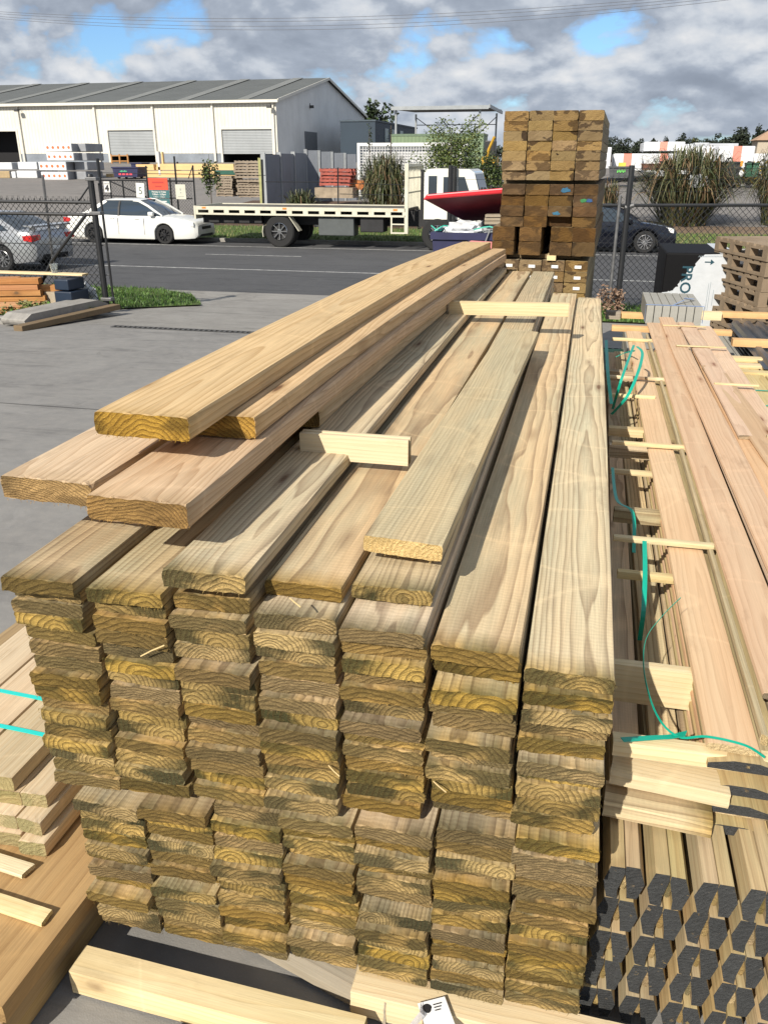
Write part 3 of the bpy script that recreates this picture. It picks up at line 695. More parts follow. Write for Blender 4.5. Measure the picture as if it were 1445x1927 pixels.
grass_patch('far_verge', [(2, 30.4), (30, 30.4), (30, 34.4), (2, 34.4)], .107, 'dry patchy grass strip behind the black car', 15000, .04, .10, 6, GD)

# concrete island with old timber at the gate foot
k0, k1, k2 = gnd(36, 622), gnd(222, 592), gnd(190, 580)
ki = empty('concrete_island', (0, 0, 0), 0, 'low rounded concrete kerb island at the foot of the gate post', 'kerb')
d_ = (k1-k0); d_.z = 0; ln_ = d_.length; ang = math.atan2(d_.y, d_.x)
ki.location = k0; ki.rotation_euler = (0, 0, ang)
mb = MB(); mb.prism([(.3, 0), (.24, .10), (.42, .19), (ln_-.35, .19), (ln_-.1, .09), (ln_-.08, 0)], .10, .62, 'y'); mb.build('kerb_block', M_KERB, ki, bevel=.04)
tb = MB(); tb.box(0, ln_, -.12, .06, -.02, .075); o = tb.build('old_timber', WDARKS[0], loc=k0+Vector((0, -.05, .01)), rot=(0, 0, ang), bevel=.008)
tag(o, 'dark weathered timber lying along the front of the concrete island', 'timber')
# ------------------------------------------------------------------ warehouse across the road
def text_mesh(body, size, mat, name, depth=.002, parent=None, loc=(0, 0, 0), rot=(0, 0, 0), align='CENTER', bold=0., cat=None, sx=1):
    cu = bpy.data.curves.new(name, 'FONT'); cu.body = body; cu.size = size; cu.align_x = align; cu.align_y = 'CENTER'; cu.extrude = depth; cu.offset = bold; cu.resolution_u = 3
    o = bpy.data.objects.new('tmp', cu); C.objects.link(o)
    dg_ = bpy.context.evaluated_depsgraph_get(); me = bpy.data.meshes.new_from_object(o.evaluated_get(dg_))
    bpy.data.objects.remove(o); bpy.data.curves.remove(cu)
    me.name = name; me.materials.clear(); me.materials.append(mat)
    t = bpy.data.objects.new(name, me); C.objects.link(t); t.parent = parent; t.location = loc; t.rotation_euler = rot; t.scale = (sx, 1, 1)
    return t
def corr(name, col, axis='X', period=.25, depth=.03, rough=.5, col2=None, bstr=.6, rib=.3):
    t = NT(name); P = t.n('ShaderNodeTexCoord').outputs['Object']
    w = t.n('ShaderNodeTexWave', {'Vector': P, 'Scale': .314/period, 'Distortion': 0.}, wave_type='BANDS', bands_direction=axis).outputs['Fac']
    f = t.noise(P, .35, 5, .65); g = t.noise(t.vm('MULTIPLY', P, (1.5, 1.5, .15)), 1, 5, .7)
    c = t.mix(t.rng(f, .35, .65), col2 or tuple(x*.85 for x in col), col); c = t.mix(t.rng(g, .55, .75, 0, .3), c, tuple(x*.6 for x in col))
    c = t.mix(t.rng(w, .70, .95, 0, rib), c, tuple(x*.55 for x in col))  # rib shading put into the colour as darker bands along the wave
    t.put(t.b.inputs['Base Color'], c); t.b.inputs['Roughness'].default_value = rough; t.b.inputs['Specular IOR Level'].default_value = .3
    t.bump(w, bstr, depth); return t.mat
M_CREAM = corr('cream_cladding', (.74, .715, .63), 'X', .42, rib=.38)
M_GABLE = corr('gable_cladding', (.78, .78, .76), 'Y', .22, bstr=.25, rib=.08)
M_ROOF = corr('roof_sheeting', (.115, .122, .118), 'X', .76, rough=.75, rib=.10)
M_SKYL = corr('roof_skylight', (.20, .20, .175), 'X', .3, rough=.4)
M_TRIMW = pm('trim_white', (.68, .65, .57), .5, var=.05, vs_=.5)
M_SHUT = corr('roller_shutter', (.33, .35, .36), 'Z', .16)
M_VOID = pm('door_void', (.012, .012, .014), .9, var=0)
M_DADO = pm('grey_block_wall', (.26, .29, .33), .8, var=.15, vs_=.7)
WY = 95.
def wx(px, py=245): return aty(px, py, WY).x
GZ = 2.05; EZ = 8.25; XC = wx(519, 190); XL = -135.
RY, RZ = 114.2, 11.75; BY = 133.5
wh = empty('warehouse', (XC, WY, GZ), 0, 'long cream corrugated warehouse with grey roof and roller doors across the road', 'warehouse')
def WL(x): return x-XC
doors = [(wx(-60), wx(31, 250)), (wx(203), wx(291)), (wx(417), wx(512))]
DH = 5.45-GZ
mb = MB(); H = EZ-GZ
xs = [WL(XL)]+[WL(v) for d in doors for v in d]+[0]
for i in range(0, len(xs), 2): mb.box(xs[i], xs[i+1], 0, .25, .95, H, 0)
for i in range(1, len(xs)-1, 2): mb.box(xs[i], xs[i+1], 0, .25, DH, H, 0)
mb.build('front_wall', M_CREAM, wh)
for i in range(0, len(xs), 2): MB().box(xs[i], xs[i+1], .03, .22, 0, .95, 0).build('base_wall', M_DADO, wh)
mb = MB(); mb.prism([(.25, 0), (BY-WY, 0), (BY-WY, H), (RY-WY, RZ-GZ), (.25, H+.1)], -.25, 0, 'x'); mb.build('gable_wall', M_GABLE, wh)
mb = MB(); mb.box(WL(XL), -.25, 30, 30.3, 0, H); mb.build('back_wall', M_CREAM, wh)
for si in (0, 1):
    mb = MB(); y0, y1 = (-.35, RY-WY) if si == 0 else (RY-WY, BY-WY+.3); z0, z1 = (H+.02, RZ-GZ+.12) if si == 0 else (RZ-GZ+.12, H+.02)
    mb.prism([(y0, z0), (y1, z1), (y1, z1+.12), (y0, z0+.12)], WL(XL), .35, 'x'); mb.build('roof', M_ROOF, wh)
for k in range(14):
    xk = WL(wx(460-115*k*.995, 190)) if k < 5 else WL(wx(460-115*4, 190))-7.2*(k-4)
    mb = MB(); z0, z1 = H+.155, RZ-GZ+.255
    mb.prism([(-.3, z0), (RY-WY-.4, z1-.02), (RY-WY-.4, z1+.02), (-.3, z0+.04)], xk-.65, xk+.65, 'x'); mb.build('roof_skylight', M_SKYL, wh)
mb = MB(); mb.box(WL(XL), .4, -.55, -.36, H-.18, H+.10); mb.build('gutter', M_TRIMW, wh)
mb = MB(); mb.prism([(-.4, H-.12), (RY-WY, RZ-GZ-.02), (RY-WY, RZ-GZ+.28), (-.4, H+.18)], .35, .43, 'x'); mb.build('barge_board', M_TRIMW, wh)
mb = MB(); mb.prism([(BY-WY+.35, H-.12), (RY-WY, RZ-GZ-.02), (RY-WY, RZ-GZ+.28), (BY-WY+.35, H+.18)], .35, .43, 'x'); mb.build('barge_board', M_TRIMW, wh)
for px in (-70, 40, 183, 291.5, 403, 516):
    x = WL(wx(px)); mb = MB(); mb.box(x-.11, x+.11, -.22, -.002, 0, H-.1); mb.build('downpipe', M_TRIMW, wh)
for (a_, b_), sh in zip(doors, (0.0, 2.5, 2.38)):
    a_, b_ = WL(a_), WL(b_)
    mb = MB(); mb.box(a_, b_, 3, 3.1, 0, DH+.4); mb.box(a_-.0, a_+.05, .26, 3, 0, DH+.3); mb.box(b_-.05, b_, .26, 3, 0, DH+.3); mb.box(a_, b_, .26, 3, DH+.3, DH+.4)
    mb.build('door_void', M_VOID, wh)
    if sh:
        mb = MB(); mb.box(a_+.02, b_-.02, .10, .16, DH-sh, DH-.02); mb.box(a_+.02, b_-.02, .06, .18, DH-sh-.12, DH-sh); mb.build('roller_door', M_SHUT, wh)
    mb = MB(); mb.box(a_-.22, a_, -.06, -.003, 0, DH+.25); mb.box(b_, b_+.22, -.06, -.003, 0, DH+.25); mb.box(a_, b_, -.06, -.003, DH, DH+.25); mb.build('door_frame', M_TRIMW, wh)
def gab(px, py):
    d = ray(px, py); t = XC/d.x; return d.y*t-WY, CAMZ+d.z*t-GZ
y0, z1 = gab(573, 247); y1, z0 = gab(597, 285)
mb = MB(); mb.box(.003, .06, y0, y1, 0, z1); mb.build('side_door', pm('side_door_grey', (.17, .18, .19), .6), wh)
for q in ((583, 202), (518, 196), (50, 198)):
    y, z = gab(*q) if q[0] == 583 else (0, 0)
    fl = MB()
    if q[0] == 583: fl.box(.02, .5, y-.15, y+.15, z-.1, z+.22); fl.box(.0, .08, y-.04, y+.04, z+.0, z+.45)
    else:
        x = WL(wx(q[0]-4)); fl.box(x-.3, x+.2, -.95, -.56, H-.75, H-.45); fl.box(x-.05, x+.0, -.6, -.003, H-.55, H-.5)
    fl.build('floodlight', pm('lamp_housing', (.05, .05, .05), .5), wh, bevel=.03)

# dark blue office block, green container, canopy, mesh container
def pxbox(px0, py0, px1, py1, Y, depth, name, mat, label=None, cat=None, zfloor=None, group=None, bevel=0, parent=None):
    a = aty(px0, py0, Y); b = aty(px1, py1, Y); z0 = b.z if zfloor is None else zfloor
    mb = MB(); w = b.x-a.x; mb.box(0, w, 0, depth, 0, a.z-z0)
    o = mb.build(name, mat, parent, bevel=bevel); o.location = (a.x, Y, z0)
    return tag(o, label, cat, group)
def frame_at(px0, py0, px1, py1, Y, zf=None):
    a = aty(px0, py0, Y); b = aty(px1, py1, Y); z0 = b.z if zf is None else zf
    return a.x, b.x, z0, a.z
bz = GZ
x0, x1, _, z1 = frame_at(640, 229, 706, 275, 108, bz)
ob = empty('office_block', (x0, 108, bz), 0, 'dark blue flat-roofed office block beside the warehouse gable', 'building')
MB().box(0, x1-x0, 0, 26, 0, z1-bz).build('wall', pm('blue_cladding', (.022, .042, .066), .6, var=.08, vs_=.4), ob)
MB().box(-.1, x1-x0+.1, -.1, 26.1, z1-bz, z1-bz+.18).build('parapet', pm('parapet_blue', (.06, .085, .11), .6), ob)
for yy in (5, 9, 14):
    MB().box(x1-x0+.003, x1-x0+.06, yy, yy+2, 2.2, 4).build('window', pm('dark_window', (.02, .025, .03), .15), ob)
tx = aty(300, 300, 1)  # unused anchor keeps the helper warm
# canopy frame
YC = 70.
ca = empty('canopy', (0, 0, 0), 0, 'open steel roof frame on tall posts above the green container', 'canopy')
gal = pm('galvanised', (.36, .38, .39), .45, .6, var=.1, vs_=2); dk = pm('canopy_underside', (.08, .085, .09), .7)
A = aty(738, 204, YC); B = aty(921, 192, YC); zc_ = zg(YC)
A2 = (A.x+2.2, YC+9); 
mb = MB(); mb.prism([(0, 0), (9.5, .25), (9.5, .37), (0, .12)], 0, B.x-A.x, 'x'); o = mb.build('roof', dk, ca, loc=(A.x, YC-.4, A.z-.1))
mb = MB(); mb.box(0, B.x-A.x, -.05, .05, -.10, .16); mb.box(B.x-A.x, B.x-A.x+.1, -.05, 9.4, -.02, .22); mb.build('roof_edge', gal, ca, loc=(A.x, YC-.4, A.z-.05))
for (xx, yy) in ((A.x+.3, YC), (B.x-.7, YC), (A.x+.3, YC+8), (B.x-.3, YC+8)):
    MB().box(xx-.07, xx+.07, yy-.07, yy+.07, zc_, A.z-.05).build('post', gal, ca)
hz = A.z-.9; br = []
for (p, q) in (((A.x+.3, YC+8, A.z-.3), (A.x+4.4, YC+8, A.z-3)), ((A.x+4.2, YC+8, A.z-3.0), (B.x-.3, YC+8, A.z-.3)), ((A.x+2.4, YC+8, A.z-.3), (B.x-2.5, YC+8, A.z-3.2)), ((B.x-4.2, YC+4, A.z-3), (B.x-.7, YC, A.z-.4)), ((A.x+.3, YC+8, hz), (B.x-.3, YC+8, hz))):
    mb = MB(); mb.tube([p, q], .035, 5); mb.build('brace', dk, ca)
# green container
x0, x1, z0, z1 = frame_at(736, 253, 908, 300, 66, zg(66))
gcn = empty('green_container', (x0, 66, z0), 0, 'long pale green container standing under the canopy', 'container')
MB().box(0, x1-x0, 0, 2.4, .1, z1-z0).build('container_body', corr('green_paint', (.20, .27, .16), 'X', .28, col2=(.17, .23, .14)), gcn)
mb = MB(); mb.box(-.03, x1-x0+.03, -.03, 2.43, z1-z0-.12, z1-z0+.03); mb.box(-.03, x1-x0+.03, -.03, 2.43, .0, .15); mb.build('container_frame', pm('green_frame', (.13, .19, .12), .5), gcn)
# white mesh sided container / cage
YM = 50.
x0, x1, z0, z1 = frame_at(672, 269, 868, 345, YM, zg(YM))
wc = empty('white_cage', (x0, YM, z0), 0, 'white framed cage container with fine mesh sides behind the bushes', 'container')
wf = pm('white_frame', (.74, .74, .73), .5, var=.05); Wc, Hc = x1-x0, z1-z0
mb = MB()
for (a_, b_, c_, d_) in ((0, .16, 0, Hc), (Wc-.16, Wc, 0, Hc)): mb.box(a_, b_, -.02, .12, c_, d_); mb.box(a_, b_, 2.3, 2.42, c_, d_)
for zz_ in (0, Hc-.16): mb.box(.16, Wc-.16, -.015, .11, zz_, zz_+.16); mb.box(.16, Wc-.16, 2.3, 2.41, zz_, zz_+.16)
mb.build('cage_frame', wf, wc)
mb = MB(); n_ = int(Wc/.16)
for i in range(n_+1): mb.box(i*Wc/n_-.012, i*Wc/n_+.012, .03, .05, .16, Hc-.16)
for i in range(int(Hc/.15)): mb.box(0, Wc, .052, .07, .1+i*.15, .124+i*.15)
mb.build('mesh_side', wf, wc)
MB().box(.1, Wc-.1, .4, 2.3, .1, Hc-.2).build('load', pm('grey_load', (.52, .53, .53), .8, var=.1, vs_=1), wc)

# ------------------------------------------------------------------ stored goods in the far yard, left
M_WRAP = pm('white_wrap', (.72, .73, .74), .45, var=.06, vs_=1.5, bmp=.3, bs=6)
M_WGREY = pm('grey_wrap_end', (.30, .31, .33), .5, var=.12, vs_=2)
M_DOT = pm('orange_mark', (.85, .17, .05), .5, var=.1)
G_WP = 'white wrapped packs with orange dots'
def wpack(px0, py0, px1, py1, Y, ndots, label, depth=3.4, grey=True, group=G_WP, mw=None):
    x0, x1, z0, z1 = frame_at(px0, py0, px1, py1, Y)
    t = empty('wrapped_pack', (x0, Y, z0), 0, label, 'pack', group); w, h = x1-x0, z1-z0
    MB().box(0, w, 0, depth, .03, h-.03).build('wrapping', mw or M_WRAP, t, bevel=.05)
    if grey: MB().box(w+.003, w+.02, .05, depth-.05, .06, h-.06).build('pack_end', M_WGREY, t)
    for i in range(ndots):
        mb = MB(); n = 10; cx_ = w*(i+.5)/ndots; r_ = h*.17
        mb.prism([(cx_+r_*math.cos(a*2*math.pi/n), h*.5+r_*math.sin(a*2*math.pi/n)) for a in range(n)], -.012, -.003, 'y'); mb.build('printed_dot', M_DOT, t)
    return t
for i, (a_, b_, c_, d_, nd, lab) in enumerate([
    (77, 322.5, 129, 339.5, 5, 'lowest dotted wrapped pack, wide, at the bottom front of the white pack stack'),
    (72, 303.8, 126, 321.5, 5, 'second lowest dotted wrapped pack, sticking out furthest to the left'),
    (87, 286.8, 140, 303, 5, 'second highest dotted wrapped pack of the white stack'),
    (84, 269, 136, 286, 5, 'topmost dotted wrapped pack of the white stack')]):
    wpack(a_, b_, c_, d_, 62, nd, lab)
for i, (a_, b_, c_, d_) in enumerate([(141, 322, 164, 339), (140, 304, 166, 321), (147, 287, 165, 303), (144, 269, 163, 286)]):
    wpack(a_, b_, c_, d_, 62.9, 0, f"grey-ended plain pack, {ORD[4-i]} from the top, behind the dotted packs", 2.5, group='plain packs right of the dotted packs', mw=M_WGREY, grey=False)
for (a_, b_, c_, d_, lab) in [(31, 320.5, 71, 336, 'lower white pack just left of the dotted packs'), (33, 304, 71, 319.5, 'upper white pack just left of the dotted packs'), (-6, 321, 20, 336, 'tan pack at the left edge of the far yard'), (-10, 305, 24, 320, 'upper white pack at the left edge of the far yard'), (21, 322, 31, 336, 'small white pack between the left edge and the dotted packs')]:
    wpack(a_, b_, c_, d_, 64, 0, lab, 3, group='plain white packs in the far left yard', mw=(pm('tan_pack', (.42, .31, .17), .7) if 'tan' in lab else None))
M_LVL = pm('orange_timber', (.72, .50, .23), .7, var=.06, vs_=.8)
G_LV = 'long orange timber bundles in the far yard'
for (a_, b_, c_, d_, lab) in [(262, 321, 445, 337, 'lower long orange timber bundle in front of the warehouse'), (300, 308, 446, 320, 'upper long orange timber bundle in front of the warehouse'), (262, 309, 297, 320, 'short orange timber bundle end beside the small blue bin'), (199, 327, 214, 337, 'small tan timber bundle left of the small blue bin')]:
    x0, x1, z0, z1 = frame_at(a_, b_, c_, d_, 66 if d_ > 330 else 66.6)
    t = empty('timber_bundle', (x0, 66, z0), 0, lab, 'timber bundle', G_LV)
    n = max(2, int((z1-z0)/.22))
    mb = MB()
    for k in range(n): mb.box(.03*(k % 2), x1-x0-.02*(k % 3), .02*(k % 2), 1.1, k*(z1-z0)/n, (k+.97)*(z1-z0)/n)
    mb.build('timber_layers', M_LVL, t)
pxbox(303, 286, 308, 310, 67, .25, 'leaning_timber', M_LVL, 'orange timber standing upright against the warehouse bay', 'timber')
pxbox(295, 285, 303, 330, 66.0, .3, 'wrapped_post', pm('white_film', (.66, .66, .66), .5), 'white wrapped upright post before the orange bundles', 'post')
# small blue bin with marks
M_NAVY = pm('navy_paint', (.018, .020, .075), .55, var=.15, vs_=3)
def small_bin(a_, b_, c_, d_, Y, lab, marks=True):
    x0, x1, z0, z1 = frame_at(a_, b_, c_, d_, Y); w, h = x1-x0, z1-z0
    t = empty('rubbish_bin', (x0, Y, z0), 0, lab, 'skip')
    mb = MB(); mb.prism([(0, h), (.15*h, .12*h), (w-.15*h, .12*h), (w, h)], 0, 1.4, 'y'); mb.build('bin_body', M_NAVY, t)
    MB().box(-.05, w+.05, -.06, 1.46, h-.10, h).build('rim', M_NAVY, t)
    for sx in (.2, .8):
        for yy in (.15, 1.25):
            mb = MB(); mb.lathe([(.001, -.05), (.12, -.05), (.12, .05), (.001, .05)], 10, 0, 'y', (w*sx, yy, .10)); mb.build('castor', M_VOID, t)
    if marks:
        G_ = pm('green_mark', (.1, .5, .25), .5, var=0); R_ = pm('red_mark', (.75, .07, .1), .5, var=0); Wm = pm('white_mark', (.8, .8, .8), .5, var=0)
        text_mesh('allcare', h*.26, Wm, 'lettering', .01, t, (w*.5, -.02, h*.64), (math.pi/2, 0, 0)) if False else None
        mb = MB()
        for i in range(5): mb.box(w*.30+i*w*.055, w*.30+i*w*.055+w*.04, -.02, -.004, h*.58, h*(.66+.04*(i % 2)))
        mb.build('green_lettering', G_, t)
        mb = MB()
        for i in range(4): mb.box(w*.24+i*w*.14, w*.24+i*w*.14+w*.10, -.02, -.004, h*.30, h*.44)
        mb.build('red_lettering', R_, t)
    return t
small_bin(211, 314, 262, 336, 63, 'small navy wheeled bin with green and red lettering near the warehouse')
small_bin(246, 306, 268, 322, 72, 'second navy bin half hidden behind the small lettered bin', False)
x0, x1, z0, z1 = frame_at(209, 290, 243, 320, 92)
rk = empty('storage_rack', (x0, 92, z0), 0, 'orange steel rack inside the middle roller door', 'rack')
for k in range(3): MB().box(k*(x1-x0)/2-.08, k*(x1-x0)/2+.08, 0, .1, 0, z1-z0).build('rack_post', pm('rack_orange', (.42, .20, .06), .6), rk)
for k in range(3): MB().box(.08, x1-x0-.08, .02, .08, (k+.6)*(z1-z0)/3, (k+.8)*(z1-z0)/3).build('rack_beam', pm('rack_orange_beam', (.42, .20, .06), .6), rk)

# pallets
M_PAL = pm('pallet_wood', (.33, .27, .20), .85, var=.2, vs_=1.5, col2=(.2, .16, .12)); M_PALR = pm('red_pallet_paint', (.42, .10, .07), .7, var=.2)
M_PALB = pm('brown_pallet_wood', (.30, .225, .15), .85, var=.2, vs_=3, col2=(.19, .14, .09))
def pallet_proto(mat, w=1.16, d=1.16, h=.145):
    """wooden pallet: deck slats, two-way bearers, bottom slats"""
    t = empty('pallet'); mb = MB()
    for i in range(7): mb.box(i*(w-.1)/6, i*(w-.1)/6+.1, 0, d, h-.02, h)
    mb.build('deck', mat, t)
    for yy in (0, d/2-.02, d-.04):
        mb = MB(); mb.box(0, w, yy, yy+.04, .02, h-.022); mb.build('bearer', mat, t)
    mb = MB()
    for i in (0, 3, 6): mb.box(i*(w-.1)/6, i*(w-.1)/6+.1, 0, d, 0, .018)
    mb.build('bottom_slats', mat, t); return t
def pstack(px0, py0, px1, py1, Y, mat, lab, grp, seed, rz=0, fixn=None, sc=1.):
    x0, x1, z0, z1 = frame_at(px0, py0, px1, py1, Y); w = x1-x0; n = fixn or max(1, round((z1-z0)/(.15*sc))); r = random.Random(seed)
    p0 = pallet_proto(mat, w, 1.16*sc, (z1-z0)/n-.004)
    for k in range(n):
        lab_k = f"pallet, {ORD[n-k]} from the top, {lab}"
        loc = (x0+r.uniform(-.04, .04)*w, Y+r.uniform(-.05, .05), z0+k*(z1-z0)/n)
        if k == 0: p0.location = loc; p0.rotation_euler = (0, 0, rz); p0['label'] = lab_k; p0['category'] = 'pallet'; p0['group'] = grp
        else: dup(p0, loc, rz+r.uniform(-.05, .05), lab_k, grp)
pstack(405, 331, 439, 370, 41, M_PAL, 'left grey pallet stack behind the sapling', 'left grey pallet stack', 1, fixn=8)
pstack(445, 338, 491, 372, 41, M_PAL, 'wide lower pallet stack left of the grey fence', 'lower part of the pallet stack by the grey fence', 2, fixn=7)
pstack(441, 302, 492, 336, 41.3, M_PAL, 'upper uneven pallets left of the grey fence', 'upper part of the pallet stack by the grey fence', 3, fixn=6)
pxbox(405, 321, 443, 329, 41.5, 1.1, 'green_tarp', pm('green_tarp', (.02, .10, .07), .7), 'dark green tarp folded on top of the left pallet stack', 'tarp')
pstack(602, 317, 660, 350, 43, M_PALR, 'red and white pallet stack in front of the cage', 'red pallet stack', 4, fixn=5)
pxbox(592, 353, 664, 373, 42.6, 1.2, 'board_pile', pm('pale_board_pile', (.40, .32, .23), .8, var=.2, vs_=3), 'pile of pale boards under the red pallets', 'board pile')
x0, x1, z0, z1 = frame_at(655, 341, 684, 372, 43.5)
mw = empty('mini_loader', (x0, 43.5, z0), 0, 'small orange machine half hidden behind the flax bush', 'machine')
mb = MB(); mb.prism([(0, .35), (.1, .85), (1.2, .75), (1.25, .4)], 0, .8, 'y'); mb.build('hood', pm('orange_paint', (.62, .20, .05), .5), mw, bevel=.03)
for xx in (.25, .95): MB().lathe([(.001, -.08), (.26, -.08), (.26, .08), (.001, .08)], 14, 0, 'y', (xx, 0, .26)).build('wheel', M_VOID, mw)

# grey concrete-panel fence
M_PANEL = pm('grey_fence_panel', (.22, .24, .27), .8, var=.12, vs_=.8, bmp=.2, bs=3); M_FPOST = pm('fence_post_grey', (.36, .38, .39), .7, var=.1)
f0 = gnd(500, 390); f0 = aty(500, 388, 37.5); fe = aty(670, 345, 47)
fp = empty('panel_fence', (f0.x, 37.5, zg(37.5)-.2), 0, 'grey concrete panel fence with stepped top behind the flatbed truck', 'fence')
ztopf = aty(500, 290, 37.5).z-(zg(37.5)-.2)
# first leg runs back, second runs right
P0 = Vector((0, 0)); e_ = aty(575, 290, 46); P1 = Vector((e_.x-f0.x, 46-37.5)); e2 = aty(672, 290, 47.5); P2 = Vector((e2.x-f0.x, 10.0))
def fpanel(a, b, z0, z1):
    d = b-a; L = d.length; an = math.atan2(d.y, d.x)
    MB().box(.0, L-.08, -.04, .04, z0, z1).build('panel', M_PANEL, fp, loc=(a.x, a.y, 0), rot=(0, 0, an))
    MB().box(-.06, .06, -.10, .10, z0-.2, z1+.06).build('post', M_FPOST, fp, loc=(a.x, a.y, 0), rot=(0, 0, an))
for i in range(3): fpanel(P0.lerp(P1, i/3), P0.lerp(P1, (i+1)/3), 0, ztopf+.05*i)
for i in range(4): fpanel(P1.lerp(P2, i/4), P1.lerp(P2, (i+1)/4), 0, ztopf+.25-.06*i)
MB().box(-.22, -.10, -.08, .04, 0, ztopf-.15).build('end_post', pm('yellow_green_post', (.38, .38, .16), .7), fp)

# ------------------------------------------------------------------ black fence, gate signs across the road
M_BLK = pm('black_paint', (.018, .019, .021), .45, var=.15, vs_=6, coat=.1); M_GALV = pm('worn_galvanised', (.22, .22, .22), .5, .6, var=.2, vs_=8)
YF2 = 34.
def P2w(px, py, Y=YF2): return aty(px, py, Y)
ff = empty('far_fence', (0, 0, 0), 0, 'black tubular chain link fence and gate across the road with signs on it', 'fence')
def fpost(px, pt, pb, r=.035, lean=0):
    a = P2w(px+lean, pb); b = P2w(px, pt); mb = MB(); mb.tube([(a.x, YF2, zg(YF2)), (a.x+(b.x-a.x), YF2, b.z)], r, 6); mb.build('post', M_BLK, ff)
for px, pt, pb, r_, ln in ((184, 298, 385, .07, 10), (207, 340, 392, .035, 5), (231, 340, 392, .035, 5), (275, 312, 392, .035, 6), (320, 335, 395, .035, 4), (328, 294, 347, .04, 4), (363, 311, 395, .035, 5), (493, 300, 400, .05, 3), (636, 315, 392, .03, 0)):
    fpost(px, pt, pb, r_, ln)
def frail(q0, q1, r_=.03):
    a, b = P2w(*q0), P2w(*q1); mb = MB(); mb.tube([a, b], r_, 6); mb.build('rail', M_BLK, ff)
frail((186, 339), (365, 341)); frail((192, 368), (362, 374), .025); frail((205, 340), (275, 370), .03); frail((355, 336), (363, 312), .02); frail((186, 325), (500, 330), .012); frail((500, 342), (640, 343), .015); frail((640, 345), (940, 352), .012); frail((640, 365), (940, 372), .012); frail((640, 385), (940, 392), .012)
# its wire mesh: one part
a, b = P2w(190, 340), P2w(365, 392)
def mesh_wires(x0, x1, z0, z1, pitch, r, y=0., zig=0):
    mb = MB(); W_, H_ = x1-x0, z1-z0; n = int((W_+H_)/pitch)+1
    for s in (1, -1):
        for i in range(n):
            c0 = i*pitch
            u0, v0 = (c0, 0) if c0 <= W_ else (W_, c0-W_)
            u1, v1 = (c0-H_, H_) if c0 >= H_ else (0, c0)
            if s == -1: u0, u1 = W_-u0, W_-u1
            if abs(u0-u1) < .02: continue
            yo = y+(.004 if s == 1 else -.004)
            mb.tube([(x0+u0, yo, z0+v0), (x0+u1, yo, z0+v1)], r, 3)
    return mb
mesh_wires(a.x, b.x, zg(YF2), a.z, .13, .005, YF2).build('wire_mesh', M_BLK, ff, fix=False)
M_SIGNW = pm('sign_white', (.72, .72, .68), .5, var=.04); M_SIGNR = pm('sign_red', (.72, .085, .04), .5, var=.06); M_SIGNG = pm('sign_teal', (.045, .14, .15), .5, var=.05); M_SIGNC = pm('sign_cream', (.62, .60, .50), .6, var=.08)
def sign(px0, py0, px1, py1, mat, lab, texts, Y=YF2-.12, tl=0):
    x0, x1, z0, z1 = frame_at(px0, py0, px1, py1, Y); w, h = x1-x0, z1-z0
    t = empty('sign', (x0, Y, z0), 0, lab, 'sign'); t.rotation_euler = (0, tl, 0)
    MB().box(0, w, 0, .015, 0, h).build('sign_plate', mat, t, bevel=.004)
    for (s, u, v, size, m_, bo) in texts: text_mesh(s, size*h, m_, 'lettering', .002, t, (w*u, -.004, h*v), (math.pi/2, 0, 0), bold=bo)
    return t
M_REDT = pm('red_text', (.45, .04, .03), .5, var=0)
sign(195, 341.5, 208.5, 362, M_SIGNW, 'white square sign reading GATE 4 on the fence across the road', [('GATE', .5, .80, .22, INK, .0), ('4', .5, .36, .74, INK, .02)])
sign(254.5, 344, 273, 371.5, M_SIGNW, 'white sign reading 5 hanging on the far fence', [('5', .52, .45, .72, pm('dark_green_text', (.05, .08, .06), .5, var=0), -.003)], tl=.05)
def faint_lines(t, w, h, rows, mat):
    for (u0, u1, v, th) in rows: MB().box(w*u0, w*u1, -.004, -.001, h*v, h*(v+th)).build('faint_print', mat, t)
t = sign(278.5, 335, 317, 357.5, M_SIGNR, 'red sign board above the teal opening hours sign', [])
w_, h_ = frame_at(278.5, 335, 317, 357.5, YF2-.12)[1]-frame_at(278.5, 335, 317, 357.5, YF2-.12)[0], .5
faint_lines(t, w_, h_, [(.2, .8, .52, .12), (.34, .68, .22, .10)], M_REDT)
sign(280, 358, 320, 373, M_SIGNG, 'teal sign with opening hours, Monday to Friday, on the far fence', [('Monday to Friday', .5, .80, .30, M_SIGNW, .002), ('7.00am - 5.30pm', .5, .48, .30, M_SIGNW, .002), ('7.00am - 5.00pm', .5, .16, .26, M_SIGNW, .0)])
t = sign(285, 374, 321, 391, M_SIGNG, 'lower teal sign partly hidden behind the roof of the white car', [])
faint_lines(t, w_, .36, [(.38, .80, .62, .12), (.5, .9, .34, .12)], M_SIGNW)
t = sign(329.5, 347, 351, 375, M_SIGNC, 'cream notice sign with faint emblem on its own short post', [])
faint_lines(t, .46, .58, [(.44, .54, .58, .14), (.46, .56, .40, .08), (.2, .8, .16, .03)], pm('faint_ink', (.30, .32, .28), .6, var=0))
